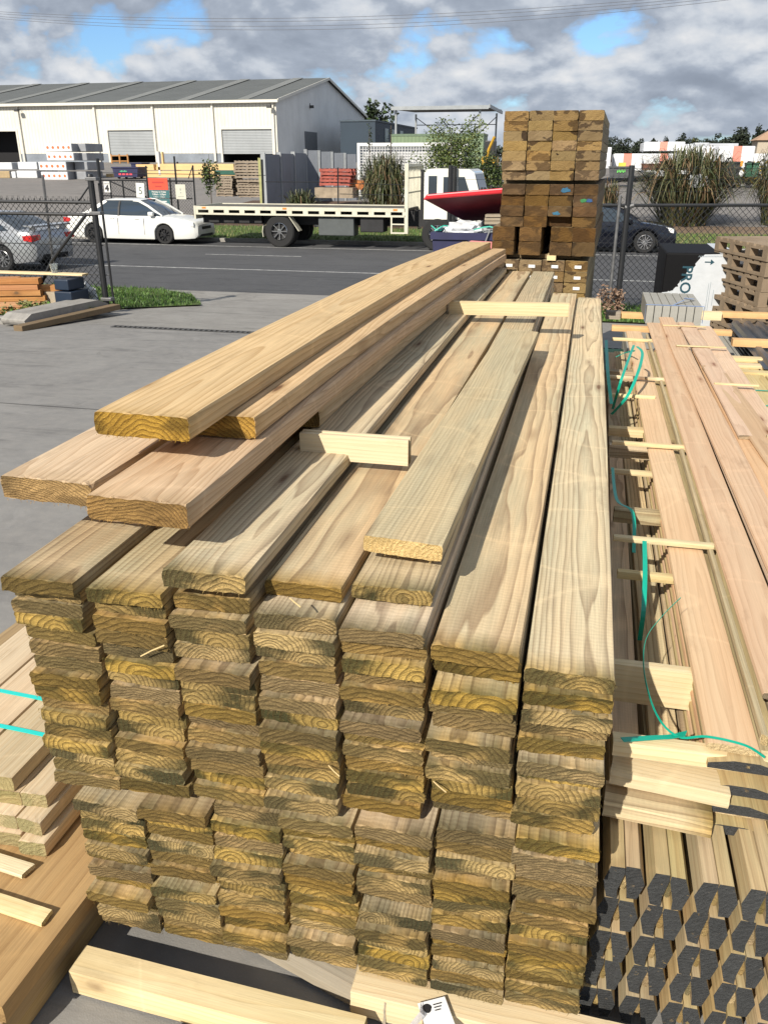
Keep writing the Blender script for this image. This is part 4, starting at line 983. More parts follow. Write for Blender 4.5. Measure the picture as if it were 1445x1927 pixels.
# person in a yellow vest far off
def skin_person(loc, rz, pts, edges, radii, name='person'):
    me = bpy.data.meshes.new('body'); me.from_pydata(pts, edges, [])
    o = bpy.data.objects.new(name, me); C.objects.link(o)
    sk = o.modifiers.new('skin', 'SKIN'); 
    for v, r_ in zip(me.skin_vertices[0].data, radii): v.radius = (r_, r_)
    me.skin_vertices[0].data[0].use_root = True
    o.modifiers.new('sub', 'SUBSURF').levels = 1; o.location = loc; o.rotation_euler = (0, 0, rz); return o
hb = aty(334, 303.5, 70)
pts = [(0, 0, .95), (0, 0, 1.15), (0, 0, 1.40), (0, 0, 1.50), (0, -.02, 1.63), (0, -.02, 1.70), (.19, 0, 1.40), (.25, -.04, 1.15), (.24, -.16, .95), (-.19, 0, 1.40), (-.25, -.04, 1.15), (-.24, -.16, .95), (.10, 0, .88), (.11, 0, .48), (.11, 0, .06), (.11, -.14, .03), (-.10, 0, .88), (-.11, 0, .48), (-.11, 0, .06), (-.11, -.14, .03)]
ed = [(0, 1), (1, 2), (2, 3), (3, 4), (4, 5), (2, 6), (6, 7), (7, 8), (2, 9), (9, 10), (10, 11), (0, 12), (12, 13), (13, 14), (14, 15), (0, 16), (16, 17), (17, 18), (18, 19)]
ra = [.15, .15, .17, .06, .095, .075, .07, .05, .04, .07, .05, .04, .09, .065, .05, .045, .09, .065, .05, .045]
p_ = bpy.data.objects.new('person', None); C.objects.link(p_); p_.location = (hb.x, 70, hb.z-1.72)
tag(p_, 'person in a yellow safety vest behind the orange timber bundles', 'person')
bo = skin_person((0, 0, 0), .4, pts, ed, ra, 'body'); bo.parent = p_; bo.data.materials.append(pm('dark_clothes', (.03, .03, .04), .8, var=.1))
mb = MB(); mb.lathe([(.16, 1.05), (.185, 1.2), (.20, 1.42), (.10, 1.50)], 12); v_ = mb.build('safety_vest', pm('vest_yellow', (.55, .75, .03), .6, var=.05), p_, smooth=True)
# ------------------------------------------------------------------ vehicles
M_GLASS = pm('car_glass', (.03, .042, .055), .06, var=0, spec=.8); M_TYRE = pm('tyre_rubber', (.018, .018, .018), .85, var=.1); M_BLKP = pm('black_plastic', (.02, .02, .02), .6, var=0)
M_LAMP = pm('lamp_glass', (.75, .76, .74), .12, var=0, coat=1); M_RED = pm('red_lamp', (.55, .02, .02), .15, var=0, coat=1); M_ALLOY = pm('alloy', (.5, .5, .51), .3, .8, var=.05); M_BALLOY = pm('black_alloy', (.03, .03, .032), .35, .3, var=0)
M_CHROME = pm('chrome', (.65, .65, .66), .15, 1, var=0); M_PLATE = pm('number_plate', (.7, .7, .66), .5, var=0)
def interp(tab, x):
    if x <= tab[0][0]: return tab[0][1:]
    for a, b in zip(tab, tab[1:]):
        if x <= b[0]:
            u = (x-a[0])/(b[0]-a[0]); u = u*u*(3-2*u)*.5+u*.5
            return tuple(p+(q-p)*u for p, q in zip(a[1:], b[1:]))
    return tab[-1][1:]
def wheel(parent, x, y, r, w, rim_mat, spokes=10, side=-1, rimr=.68, name='wheel'):
    t = MB(); t.lathe([(r*rimr, -w/2), (r*.92, -w/2), (r, -w*.36), (r, w*.36), (r*.92, w/2), (r*rimr, w/2)], 32, 0, 'y', caps=False); 
    o = t.build(name, M_TYRE, parent, smooth=True, loc=(x, y, r))
    m = MB(); f = side*w/2
    m.lathe([(r*rimr, f*.9), (r*rimr*.93, f*1.0), (r*rimr*.90, f*.5), (r*rimr*.9, -f)], 32, 0, 'y', caps=False)
    for k in range(spokes):
        a = 2*math.pi*k/spokes; Mx = Matrix.Rotation(a, 4, 'Y')
        m.box(r*.08, r*rimr*.93, min(f*.62, f*.92), max(f*.62, f*.92), -r*.035, r*.035, 0, Mx)
    m.lathe([(.001, f*.95), (r*.15, f*.93), (r*.17, f*.5), (.001, f*.4)], 16, 0, 'y')
    m.build('rim', rim_mat, o, smooth=True)
    d = MB(); d.lathe([(.001, f*.38), (r*rimr*.89, f*.38), (r*rimr*.89, f*.2), (.001, f*.2)], 24, 0, 'y'); d.build('brake_disc', M_BLKP, o)
    return o
def car(loc, rz, label, paint, prof, cab, L=4.8, Wd=1.82, wb=(-1.38, 1.40), wr=.33, rim=None, spokes=10, spoiler=False, name='parked_car'):
    """prof: (x, ztop, zlow) along the length; cab: (rear base x, rear roof x, front roof x, front base x, belt z, roof z)"""
    root = empty(name, loc, rz, label, 'car'); hw = Wd/2
    st = sorted(set([-L/2, -L/2+.01, -L/2+.04, -L/2+.10, L/2-.10, L/2-.04, L/2-.01, L/2]+[-L/2+L*i/46 for i in range(47)]+[c+ar*s for c in wb for s in (-1, -.97, -.9, .9, .97, 1) for ar in (wr+.055,)]))
    mb = MB(); n = None; AR = wr+.055
    for x in st:
        zt, zl = interp(prof, x)
        e = min(1, (L/2-abs(x))/.55); e = max(0, e); rr = (1-(1-e)**2.6)
        w = hw*(.80+.20*rr); sh = (1-(1-min(1, (L/2-abs(x))/.10))**2)*1.0
        zt2 = zl+(zt-zl)*(.86+.14*sh); zl2 = zl+(1-sh)*.06
        arch = None
        for c in wb:
            if abs(x-c) < AR: arch = wr+math.sqrt(AR*AR-(x-c)**2)
        zs = zl2 if arch is None else max(zl2, arch)
        zs = min(zs, zt2-.10)
        bel = zt2-.06
        sec = [(0, zl2+.02), (w*.70, zl2+.02), (w*.70, zs-.0), (w*.975, zs), (w*.995, zs+.04 if arch is None else zs+.02), (w*1.0, zs+(bel-zs)*.45), (w*.985, zs+(bel-zs)*.72), (w*.965, bel-.015), (w*.93, zt2-.018), (w*.80, zt2), (w*.4, zt2+.018), (0, zt2+.022)]
        full = sec+[(-y, z) for y, z in sec[::-1][1:-1]]
        n = len(full); mb.v += [(x, y, z) for y, z in full]
    for i in range(len(st)-1):
        for k in range(n):
            mb.f.append((i*n+k, (i+1)*n+k, (i+1)*n+(k+1) % n, i*n+(k+1) % n)); 
            mb.m.append(1 if (k <= 1 or k >= n-2) else 0)
    mb.f += [tuple(range(n)), tuple(range((len(st)-1)*n, len(st)*n))[::-1]]; mb.m += [0, 0]
    mb.build('body', [paint, M_BLKP], root, smooth=True)
    b0, r0, r1, b1, zb, zr = cab; wbelt = hw*.93; wroof = hw*.68
    def loft(inset, pad):
        m = MB(); xs = [b0, b0+(r0-b0)*.5, r0-.06, r0+.10, (r0+r1)/2, r1-.10, r1+.06, r1+(b1-r1)*.5, b1]
        for x in xs:
            if x < r0: u = (x-b0)/(r0-b0)
            elif x > r1: u = (b1-x)/(b1-r1)
            else: u = 1
            u = max(0, min(1, u)); bow = .03*math.sin(math.pi*max(0, min(1, (x-b0)/(b1-b0))))
            z1 = zb+(zr-zb)*(u**.85)+bow*u-inset; wt = wbelt+(wroof-wbelt)*u-inset; w0 = wbelt-inset
            for (y, z) in ((w0, zb-.05), (w0*.5+wt*.5, (zb+z1)/2+.02*u), (wt+.0, z1-.035*u), (wt*.86, z1), (0, z1+.02*u), (-wt*.86, z1), (-wt, z1-.035*u), (-(w0*.5+wt*.5), (zb+z1)/2+.02*u), (-w0, zb-.05)):
                m.v.append((x, y, z))
        return m, xs
    g, xs = loft(.012, 0); k_ = 9
    for i in range(len(xs)-1):
        for k in range(k_-1): g.f.append((i*k_+k, (i+1)*k_+k, (i+1)*k_+k+1, i*k_+k+1)); g.m.append(0)
    g.build('windows', M_GLASS, root, smooth=True)
    r, xs = loft(0, 0)
    for i in range(2, 6):
        for k in range(2, 6): r.f.append((i*k_+k, (i+1)*k_+k, (i+1)*k_+k+1, i*k_+k+1)); r.m.append(0)
    r.build('roof', paint, root, smooth=True)
    for s in (1, -1):
        yb, yr = s*wbelt, s*(wroof+.005)
        m = MB()
        m.ribbon([(b1+.04, s*wbelt*.97, zb-.03), (b1+(r1-b1)*.55, s*(wbelt*.45+wroof*.55), zb+(zr-zb)*.62), (r1+.02, yr, zr-.02), (r1-.2, yr, zr+.0)], .075, .03, (.6, 0, .8))
        m.build('front_pillar', paint, root)
        m = MB(); q = [(b0-.12, zb-.04), (b0+.22, zb-.03), (r0+.12, zr-.06), (r0+.05, zr+.0), (r0-.04, zr-.03)]
        vs = [(x, s*(wbelt+(wroof-wbelt)*max(0, min(1, (z-zb)/(zr-zb)))+.006), z) for x, z in q]+[(x, s*(wbelt+(wroof-wbelt)*max(0, min(1, (z-zb)/(zr-zb)))-.03), z) for x, z in q]
        m.add(vs, [(0, 1, 2, 3, 4), (9, 8, 7, 6, 5)]+[(i, (i+1) % 5, (i+1) % 5+5, i+5) for i in range(5)]); m.build('rear_pillar', paint, root)
        m = MB(); xm = (r0+r1)/2-.05; m.ribbon([(xm, s*(wbelt+.004), zb-.03), (xm, s*(wbelt*.5+wroof*.5+.018), (zb+zr)/2+.02), (xm, s*(wroof+.006), zr-.03)], .07, .02, (1, 0, 0)); m.build('door_pillar', M_BLKP, root)
        m = MB(); m.box(b1-.42, b1-.22, s*(hw+.04)-.07, s*(hw+.04)+.07, zb-.02, zb+.12); m.build('mirror', paint, root, bevel=.035)
        for xh in (xm-.25, xm+.72):
            m = MB(); m.box(xh-.09, xh+.09, s*(hw*.985)-.02, s*(hw*.985)+.02, zb-.13, zb-.105); m.build('door_handle', paint, root, bevel=.008)
        for xg in (xm-.02, xm+1.0, xm-.98):
            m = MB(); m.box(xg-.006, xg+.006, s*hw*.9975-.004, s*hw*.9975+.004, .32, zb-.08); m.build('door_seam', M_BLKP, root)
        zt = interp(prof, L/2-.25)[0]; m = MB()
        m.prism([(L/2-.52, zt-.10), (L/2-.10, zt-.20), (L/2-.10, zt-.06), (L/2-.35, zt-.015)], s*hw*.55, s*hw*.93, 'y'); m.build('headlight', M_LAMP, root, bevel=.02)
        zt = interp(prof, -L/2+.1)[0]; m = MB()
        m.prism([(-L/2+.00, zt-.24), (-L/2+.34, zt-.22), (-L/2+.30, zt-.10), (-L/2+.01, zt-.08)], s*hw*.55, s*hw*.945, 'y'); m.build('tail_light', M_RED, root, bevel=.02)
        for xw in wb: wheel(root, xw, s*(hw-.12), wr, .21, rim or M_ALLOY, spokes, s)
    m = MB(); m.box(L/2-.06, L/2+.006, -hw*.42, hw*.42, .50, .60); m.box(L/2-.10, L/2-.012, -hw*.6, hw*.6, .27, .36); m.build('grille', M_BLKP, root)
    m = MB(); m.box(L/2, L/2+.012, -.19, .19, .40, .49); m.build('number_plate', M_PLATE, root)
    m = MB(); m.box(-L/2-.012, -L/2, -.19, .19, .55, .66); m.build('number_plate', M_PLATE, root)
    for yy in (-.35, .1):
        m = MB(); m.tube([(b1+.12, yy, zb+.0), (b1-.22, yy+.32, zb+.19)], .01, 4); m.build('wiper', M_BLKP, root)
    if spoiler:
        m = MB(); zt = interp(prof, -L/2+.2)[0]; m.prism([(-L/2+.02, .10), (-L/2+.30, .13), (-L/2+.30, .155), (-L/2+.0, .14)], -hw*.86, hw*.86, 'y')
        for s in (1, -1): m.box(-L/2+.08, -L/2+.24, s*hw*.66-.03, s*hw*.66+.03, .0, .12)
        m.build('spoiler', paint, root, loc=(0, 0, zt))
    return root
def cpaint(name, col, metal=0, rough=.3): return pm(name, col, rough, metal, var=.03, vs_=2, coat=.6)
SED = [(-2.40, .80, .36), (-2.30, .97, .25), (-1.75, 1.02, .20), (-1.2, 1.0, .18), (0, .97, .17), (1.0, .97, .17), (1.45, .93, .18), (2.05, .85, .20), (2.30, .78, .22), (2.40, .70, .26)]
zR = -.60+.004
wf_ = aty(388, 430, 29.4).x; wr_ = aty(146, 430, 29.4).x
Lw = wf_-wr_
car(((wf_+wr_)/2, 29.45, zR), 0, 'white sedan with black wheels parked across the road left of the truck', cpaint('white_car_paint', (.74, .74, .70)), [(x*Lw/4.8, a, b) for x, a, b in SED], (-1.85, -1.0, .35, 1.28, .98, 1.47), L=Lw, wb=(-1.42, 1.38), rim=M_BALLOY, spokes=9)
bx = gnd(1210, 477)
car((bx.x-1.42, bx.y+.85, zR), 0, 'black sedan with shiny silver wheels parked behind the wire fence', cpaint('black_car_paint', (.004, .005, .010), rough=.12), SED, (-1.95, -1.1, .30, 1.20, .94, 1.42), L=4.75, wb=(-1.42, 1.42), wr=.345, rim=M_ALLOY, spokes=12)
sx = gnd(18, 512)
car((sx.x-1.40, sx.y+1.05, zR), math.pi-.10, 'silver sedan with a boot spoiler seen from behind through the gate mesh', cpaint('silver_car_paint', (.42, .43, .44), .5, .28), [(-2.40, .85, .38), (-2.30, 1.03, .28), (-1.75, 1.07, .22), (-1.2, 1.04, .2), (0, 1.0, .19), (1.45, .95, .19), (2.05, .80, .2), (2.4, .6, .26)], (-2.0, -1.05, .3, 1.2, 1.0, 1.46), L=4.75, wb=(-1.35, 1.42), rim=M_ALLOY, spokes=10, spoiler=True)

# ---- flatbed truck
M_TW = cpaint('truck_white', (.74, .73, .66)); M_TRAY = pm('tray_cream', (.66, .63, .50), .5, var=.1, vs_=3); M_CH = pm('chassis_black', (.022, .022, .024), .7, var=.2)
YT = 28.35; xr = aty(368, 392, YT).x; zt_ = aty(400, 388, YT).z-zR
tr = empty('flatbed_truck', (xr, YT, zR), 0, 'white flatbed truck with empty slotted tray parked across the road', 'truck')
def tp(px, py): p = aty(px, py, YT); return p.x-xr, p.z-zR
TL = tp(762, 400)[0]; tw = 2.35
rail_h = tp(400, 388)[1]-tp(400, 404)[1]
for yy in (0., tw-.04):
    mb = MB(); mb.box(0, TL, yy, yy+.04, zt_-rail_h*.42, zt_); mb.box(0, TL, yy, yy+.04, zt_-rail_h, zt_-rail_h*.78)
    nsl = 13
    for i in range(nsl+1): mb.box(max(0, i*TL/nsl-.09), min(TL, i*TL/nsl+.09), yy+.002, yy+.038, zt_-rail_h*.79, zt_-rail_h*.41)
    mb.build('side_rail', M_TRAY, tr)
MB().box(0.05, TL, .05, tw-.05, zt_-.10, zt_-.03).build('tray_floor', pm('tray_floor', (.12, .11, .09), .8, var=.2), tr)
MB().box(-.06, 0, -.01, tw, zt_-.42, zt_+.01).build('tail_bar', M_TRAY, tr)
for i, xx in enumerate((.25, 3.2, TL-.4)): MB().box(xx, xx+.14, -.012, -.002, zt_-.075, zt_-.02).build('side_marker', pm('amber_lamp', (.75, .25, .05), .3, var=0), tr)
hbx = tp(765, 308); hx, hz_ = TL, hbx[1]
mb = MB()
for yy in (0, tw-.09): mb.box(hx-.02, hx+.10, yy, yy+.09, -.0+tp(760, 440)[1], hz_)
mb.box(hx-.01, hx+.09, .09, tw-.09, hz_-.09, hz_-.0); mb.build('headboard_frame', M_TRAY, tr)
mb = MB()
for i in range(9): mb.box(hx+.02, hx+.06, .18+i*.235, .22+i*.235, zt_, hz_-.09)
for zz_ in (.45, .9): mb.box(hx+.062, hx+.08, .09, tw-.09, zt_+zz_, zt_+zz_+.05)
mb.build('headboard_mesh', M_TRAY, tr)
mb = MB(); s0 = tp(735, 408)[0]; b_ = tp(735, 440)[1]
mb.box(s0, s0+.05, .0, .05, b_, zt_-rail_h); mb.box(s0+.05, hx-.02, .0, .05, b_, b_+.05); mb.box(s0+.05, hx-.02, .0, .05, b_+.28, b_+.32); mb.build('side_step', M_TRAY, tr)
MB().box(.2, hx+3.2, tw/2-.45, tw/2-.35, .72, zt_-.11).build('chassis_rail', M_CH, tr); MB().box(.2, hx+3.2, tw/2+.35, tw/2+.45, .72, zt_-.11).build('chassis_rail', M_CH, tr)
rw = tp(525, 437); R_W = .53
for yy, s in ((.20, -1), (tw-.20, 1)):
    wheel(tr, rw[0], yy, R_W, .30, M_CHROME, 8, s, rimr=.56)
    wheel(tr, rw[0], yy-.34*s, R_W, .26, M_CH, 4, s, rimr=.56)
fwx = tp(822, 445)[0]
for yy, s in ((.18, -1), (tw-.18, 1)): wheel(tr, fwx, yy, R_W, .28, M_CHROME, 8, s, rimr=.56)
for yy in (.03, tw-.43):
    mb = MB(); pts_ = [(rw[0]+.62*math.cos(a), .50+.60*math.sin(a)) for a in [R(x) for x in (195, 178, 160)]]+[(rw[0]-.35, 1.04), (rw[0]+.35, 1.04)]+[(rw[0]+.70, .55)]
    pts2 = [(x, z) for x, z in pts_]
    MB().ribbon([(p[0], yy+.2, p[1]) for p in pts2[:3]], .36, .02, (0, 1, 0)).build('mudguard', M_TRAY, tr)
    MB().ribbon([(p[0], yy+.2, p[1]) for p in pts2[4:]], .36, .02, (0, 1, 0)).build('mudguard', M_TRAY, tr)
for a_, b_, nm, m_ in ((597, 664, 'tool_box', pm('box_steel', (.09, .10, .10), .5, var=.1)), (676, 720, 'fuel_tank', M_CH)):
    x0_, x1_ = tp(a_, 420)[0], tp(b_, 420)[0]; MB().box(x0_, x1_, .12, .75, .42 if nm == 'tool_box' else .55, zt_-rail_h-.03).build(nm, m_, tr, bevel=.03)
MB().box(tp(372, 420)[0], rw[0]-.8, .5, tw-.5, zt_-rail_h-.30, zt_-rail_h-.05).build('under_tray', M_CH, tr)
# cab
cb0, cbt = tp(795, 320); 
cx0 = tp(797, 380)[0]; cx1 = tp(905, 380)[0]; ztc = tp(850, 317)[1]; zbc = tp(820, 410)[1]-.05
side = [(cx0, zbc), (cx0, ztc-.14), (cx0+.12, ztc-.02), (cx0+.35, ztc+.0), (cx1-.42, ztc-.02), (cx1-.26, ztc-.12), (cx1-.02, zbc+.62), (cx1, zbc+.40), (cx1, zbc-.35), (cx1-.45, zbc-.35), (cx1-.48, zbc)]
mb = MB(); mb.prism(side, .04, tw-.04, 'y'); mb.build('cab', M_TW, tr, bevel=.06)
for yy, in ((.028,), (tw-.040,)):
    for (a_, b_) in (((806, 331), (821, 372)), ((834, 333), (856, 370))):
        q0, q1 = tp(*a_), tp(*b_); mb = MB(); mb.box(q0[0], q1[0], yy, yy+.012, q1[1], q0[1]); mb.build('side_window', M_GLASS, tr, bevel=.03)
    q = [tp(862, 372), tp(862, 333), tp(874, 333), tp(886, 372)]; mb = MB(); mb.prism(q, yy, yy+.012, 'y'); mb.build('side_window', M_GLASS, tr)
ws = [(cx1-.275, ztc-.17), (cx1-.045, zbc+.68)]
mb = MB(); mb.add([(ws[0][0]+.035, .18, ws[0][1]), (ws[0][0]+.035, tw-.18, ws[0][1]), (ws[1][0]+.035, tw-.18, ws[1][1]), (ws[1][0]+.035, .18, ws[1][1]), (ws[0][0]-.02, .18, ws[0][1]), (ws[0][0]-.02, tw-.18, ws[0][1]), (ws[1][0]-.02, tw-.18, ws[1][1]), (ws[1][0]-.02, .18, ws[1][1])], [(0, 1, 2, 3), (7, 6, 5, 4), (0, 3, 7, 4), (1, 5, 6, 2), (0, 4, 5, 1), (2, 6, 7, 3)]); mb.build('windscreen', M_GLASS, tr)
q0 = tp(855, 318); mb = MB(); mb.tube([(q0[0], -.10, zbc-.1), (q0[0], -.10, q0[1]+.08)], .095, 12); mb.build('air_intake', M_BLKP, tr, smooth=True)
q0 = tp(797, 322); mb = MB(); mb.tube([(cx0-.10, .25, 1.0), (cx0-.10, .25, q0[1]+.05)], .055, 10); mb.build('exhaust_stack', M_CH, tr, smooth=True)
MB().box(cx0+.02, cx1-.02, .09, tw-.09, .42, zbc-.01).build('cab_base', M_CH, tr, bevel=.04)
MB().box(cx1-.02, cx1+.08, .0, tw, .38, .72).build('bumper', M_TW, tr, bevel=.04)
for yy in (.12, tw-.42): MB().box(cx1, cx1+.03, yy, yy+.30, zbc-.28, zbc-.08).build('headlight', M_LAMP, tr, bevel=.02)
for s, yy in ((-1, -.22), (1, tw+.10)):
    mb = MB(); mb.box(cx1-.02, cx1+.06, yy, yy+.12, zbc+.55, zbc+1.0); mb.build('mirror', M_BLKP, tr, bevel=.03)
# ------------------------------------------------------------------ tower of dark sleepers behind the stack
TWY = 8.0; ROT = -.03
tw0 = aty(945, 300, TWY); tw1 = aty(1130, 300, TWY); cw = (tw1.x-tw0.x)/4
st_up = [board_mesh('sleeper', 2.7, cw*.975, .082, WSLEEP, 600+i, nx=8, nz=4, ny=6, rough=.0015, chamfer=.002) for i in range(4)]
st_dk = [board_mesh('sleeper', 2.7, cw*.965, .098, WDARKS, 610+i, nx=8, nz=4, ny=6, rough=.0018, chamfer=.002) for i in range(4)]
rt = random.Random(77); G_TU = 'sleepers of the tall tower behind the stack'
COL4 = ['leftmost', 'second', 'third', 'rightmost']
def rowz(py): return aty(1000, py, TWY).z
zt0, zt1 = rowz(208), rowz(339); n = 7; hh = (zt0-zt1)/n
for r_ in range(n):
    for c_ in range(4):
        put(rt.choice(st_up), 'sleeper', (tw0.x+c_*cw-.01*r_/7*0+rt.uniform(-.003, .003), TWY+rt.gauss(0, .008), zt1+(n-1-r_)*hh), ROT, (1, 1, hh/.083), f"{COL4[c_]} sleeper in the {ORD[r_+1]} row from the top of the tall tower", 'sleeper', G_TU)
batten(tw0.x+.0, tw1.x-.02, TWY+.25, zt1-.045, .08, .044, WDARKS, 'thin dark batten between the top and middle packs of the tall tower', 640)
ys_ = [346, 366, 387, 406, 426, 453, 479]
for r_ in range(6):
    z1_, z0_ = rowz(ys_[r_]), rowz(ys_[r_+1])
    for c_ in range(4):
        dx = (0, .0, .0, .0)[c_]; w_ = 1
        if r_ >= 4: dx = (-.065, -.03, .035, .02)[c_]; w_ = (.97, .95, .95, .97)[c_]
        put(rt.choice(st_dk), 'sleeper', (tw0.x+.01+c_*cw+dx, TWY-.02+rt.gauss(0, .012)+(.06 if (r_ == 3 and c_ == 2) else 0), z0_), ROT, (w_, 1, (z1_-z0_)/.098*.985), f"dark brown {COL4[c_]} sleeper in the {ORD[r_+1]} row of the tower's middle pack", 'sleeper', 'dark sleepers in the middle of the tall tower')
MB().box(tw0.x+.45, tw0.x+.53, TWY-.02, TWY+.3, rowz(489), rowz(479.6)).build('small_batten', WPALE[0], rot=None)
tag(bpy.data.objects['small_batten'], 'small pale batten end between the middle and lowest packs of the tower', 'batten')
batten(tw0.x+.0, tw1.x-.1, TWY+.12, rowz(489)+.002, .08, rowz(480)-rowz(489)-.004, WDARKS, 'dark batten carrying the middle pack of the tall tower', 641)
LW = (aty(1108, 500, TWY).x-aty(935, 500, TWY).x)/4; lx0 = aty(934, 500, TWY).x
st_lo = [board_mesh('sleeper', 2.7, LW*.97, .098, WSLEEP, 620+i, nx=8, nz=4, ny=6, rough=.0015, chamfer=.002) for i in range(3)]
ztop_ = rowz(489.5); lh = rowz(489.5)-rowz(509.5)
M_LAB = pm('white_sticker', (.75, .75, .73), .5, var=.0)
for r_ in range(int((ztop_-zg(TWY))/lh)+1):
    for c_ in range(4):
        z_ = ztop_-(r_+1)*lh
        if z_ < zg(TWY)-.05: continue
        o = put(rt.choice(st_lo), 'sleeper', (lx0+c_*LW, TWY+.01+rt.gauss(0, .008), z_), ROT, (1, 1, lh/.098*.985), f"{COL4[c_]} sleeper in the {ORD[r_+1]} row down of the tower's lowest pack", 'sleeper', 'labelled sleepers at the bottom of the tall tower')
        if r_ < 2 or (r_ == 2 and c_ == 3):
            MB().box(.085, .145, -.006, -.003, .030, .058).build('paper_label', M_LAB, o)
# marks in blue and green on the dark pack
for nm, px, py, s_, col, lab in (('blue_spray_mark', 1064, 357, .045, (.02, .12, .22), None), ('blue_spray_mark', 1046, 401, .035, (.03, .15, .25), None), ('green_spray_mark', 1097, 377, .032, (.03, .20, .06), None), ('blue_spray_mark', 1108, 377, .03, (.02, .08, .22), None)):
    c_ = aty(px, py, TWY-.045); n_ = 14; mb = MB(); rr_ = random.Random(px)
    pts_ = [(c_.x+s_*(.7+.5*rr_.random())*math.cos(a*2*math.pi/n_), c_.z+.6*s_*(.6+.6*rr_.random())*math.sin(a*2*math.pi/n_)) for a in range(n_)]
    host = min((o for o in C.objects if o.name.startswith('sleeper') and 'dark brown' in o.get('label', '')), key=lambda o: (o.location.x+cw/2-c_.x)**2+(o.location.z+.05-c_.z)**2)
    mb.prism([(x-host.location.x, z-host.location.z) for x, z in pts_], -.0045, -.0035, 'y'); mb.build(nm, pm(nm, col, .7, var=.2, vs_=60), host)

# ------------------------------------------------------------------ blue skip with red lid and rubbish
SY = 14.2; s0 = aty(811, 437, SY); s1 = aty(952, 431, SY); sz = zg(SY)
sk = empty('skip_bin', (s0.x, SY, sz), 0, 'dark blue skip bin with a propped red lid, full of plastic wrap and straps', 'skip'); sw_ = 1.75; sh_ = s0.z-sz
mb = MB(); mb.prism([(.02, sh_-.12), (.14, .15), (sw_-.14, .15), (sw_-.02, sh_-.12)], .02, 1.18, 'y'); mb.build('skip_body', M_NAVY, sk)
mb = MB(); mb.box(-.01, sw_+.01, -.02, .06, sh_-.11, sh_); mb.box(-.01, sw_+.01, 1.14, 1.22, sh_-.11, sh_); mb.box(-.01, .06, .06, 1.14, sh_-.108, sh_-.002); mb.box(sw_-.06, sw_+.01, .06, 1.14, sh_-.108, sh_-.002); mb.build('skip_rim', M_NAVY, sk)
for xx in (.62, 1.16): mb = MB(); mb.box(xx, xx+.05, -.02, .03, .2, sh_-.115); mb.build('rib', M_NAVY, sk)
M_REDL = pm('red_lid_plastic', (.62, .028, .040), .4, var=.08, vs_=3)
L0 = aty(801, 376, SY); L1 = aty(952, 361, SY); L2 = aty(842, 428, SY+.9)
lid = MB(); lw = 1.75
def LV(x, y, z): return (x-s0.x, y-SY, z-sz)
A_ = Vector(LV(L0.x, SY-.05, L0.z)); B_ = A_+Vector((lw, 0, L1.z-L0.z+.02)); C_ = Vector((A_.x+.50, 1.15, sh_+.10)); D_ = C_+Vector((1.25, 0, .12))
nrm = (B_-A_).cross(C_-A_).normalized()*.03
lid.add([A_, B_, D_, C_, A_+nrm, B_+nrm, D_+nrm, C_+nrm], [(0, 1, 2, 3), (7, 6, 5, 4), (0, 4, 5, 1), (1, 5, 6, 2), (2, 6, 7, 3), (3, 7, 4, 0)]); lid.build('lid', pm('red_lid_shaded', (.17, .010, .016), .6, var=.15, vs_=3), sk)  # lid red darker than the lip: shade of its inside put into the colour
mb = MB(); up_ = Vector((0, -.01, .085)); mb.add([A_+Vector((-.03, -.05, 0)), B_+Vector((.03, -.05, 0)), B_+Vector((.03, .05, 0)), A_+Vector((-.03, .05, 0))]+[v+up_ for v in (A_+Vector((.03, -.05, 0)), B_+Vector((.03, -.05, 0)), B_+Vector((.03, .05, 0)), A_+Vector((.03, .05, 0)))], [(0, 1, 2, 3), (7, 6, 5, 4), (0, 4, 5, 1), (1, 5, 6, 2), (2, 6, 7, 3), (3, 7, 4, 0)])
mb.build('lid_lip', M_REDL, sk, bevel=.02)
def crumple(name, loc, rad, mat, label, seed, cat='rubbish', freq=2.2, amp=.45, sub=3, group=None):
    import bmesh
    bm = bmesh.new(); bmesh.ops.create_icosphere(bm, subdivisions=sub, radius=1)
    for v in bm.verts:
        d = v.co.normalized(); k = 1+amp*(abs(noise.noise(d*freq+Vector((seed, 0, 0))))*1.6-.5)+amp*.35*noise.noise(d*freq*3+Vector((0, seed, 0)))
        v.co = Vector((d.x*rad[0]*k, d.y*rad[1]*k, max(-rad[2]*.5, d.z*rad[2]*k)))
    me = bpy.data.meshes.new(name); bm.to_mesh(me); bm.free(); me.materials.append(mat)
    o = bpy.data.objects.new(name, me); C.objects.link(o); o.location = loc; return tag(o, label, cat, group)
M_PL = pm('white_plastic_sheet', (.60, .62, .64), .35, var=.08, vs_=6, bmp=.5, bs=18); M_PLT = pm('clear_plastic', (.55, .57, .58), .25, var=.1, vs_=6, alpha=.62)
crumple('plastic_wrap', (s0.x+.52, SY+.25, sz+sh_+.02), (.36, .25, .17), M_PL, 'crumpled white plastic wrap heaped in the blue skip', 3, 'plastic wrap')
crumple('plastic_wrap', (s0.x+.95, SY+.30, sz+sh_-.02), (.30, .25, .10), pm('grey_plastic', (.3, .32, .33), .4), 'grey crumpled plastic on the right in the blue skip', 5, 'plastic wrap')
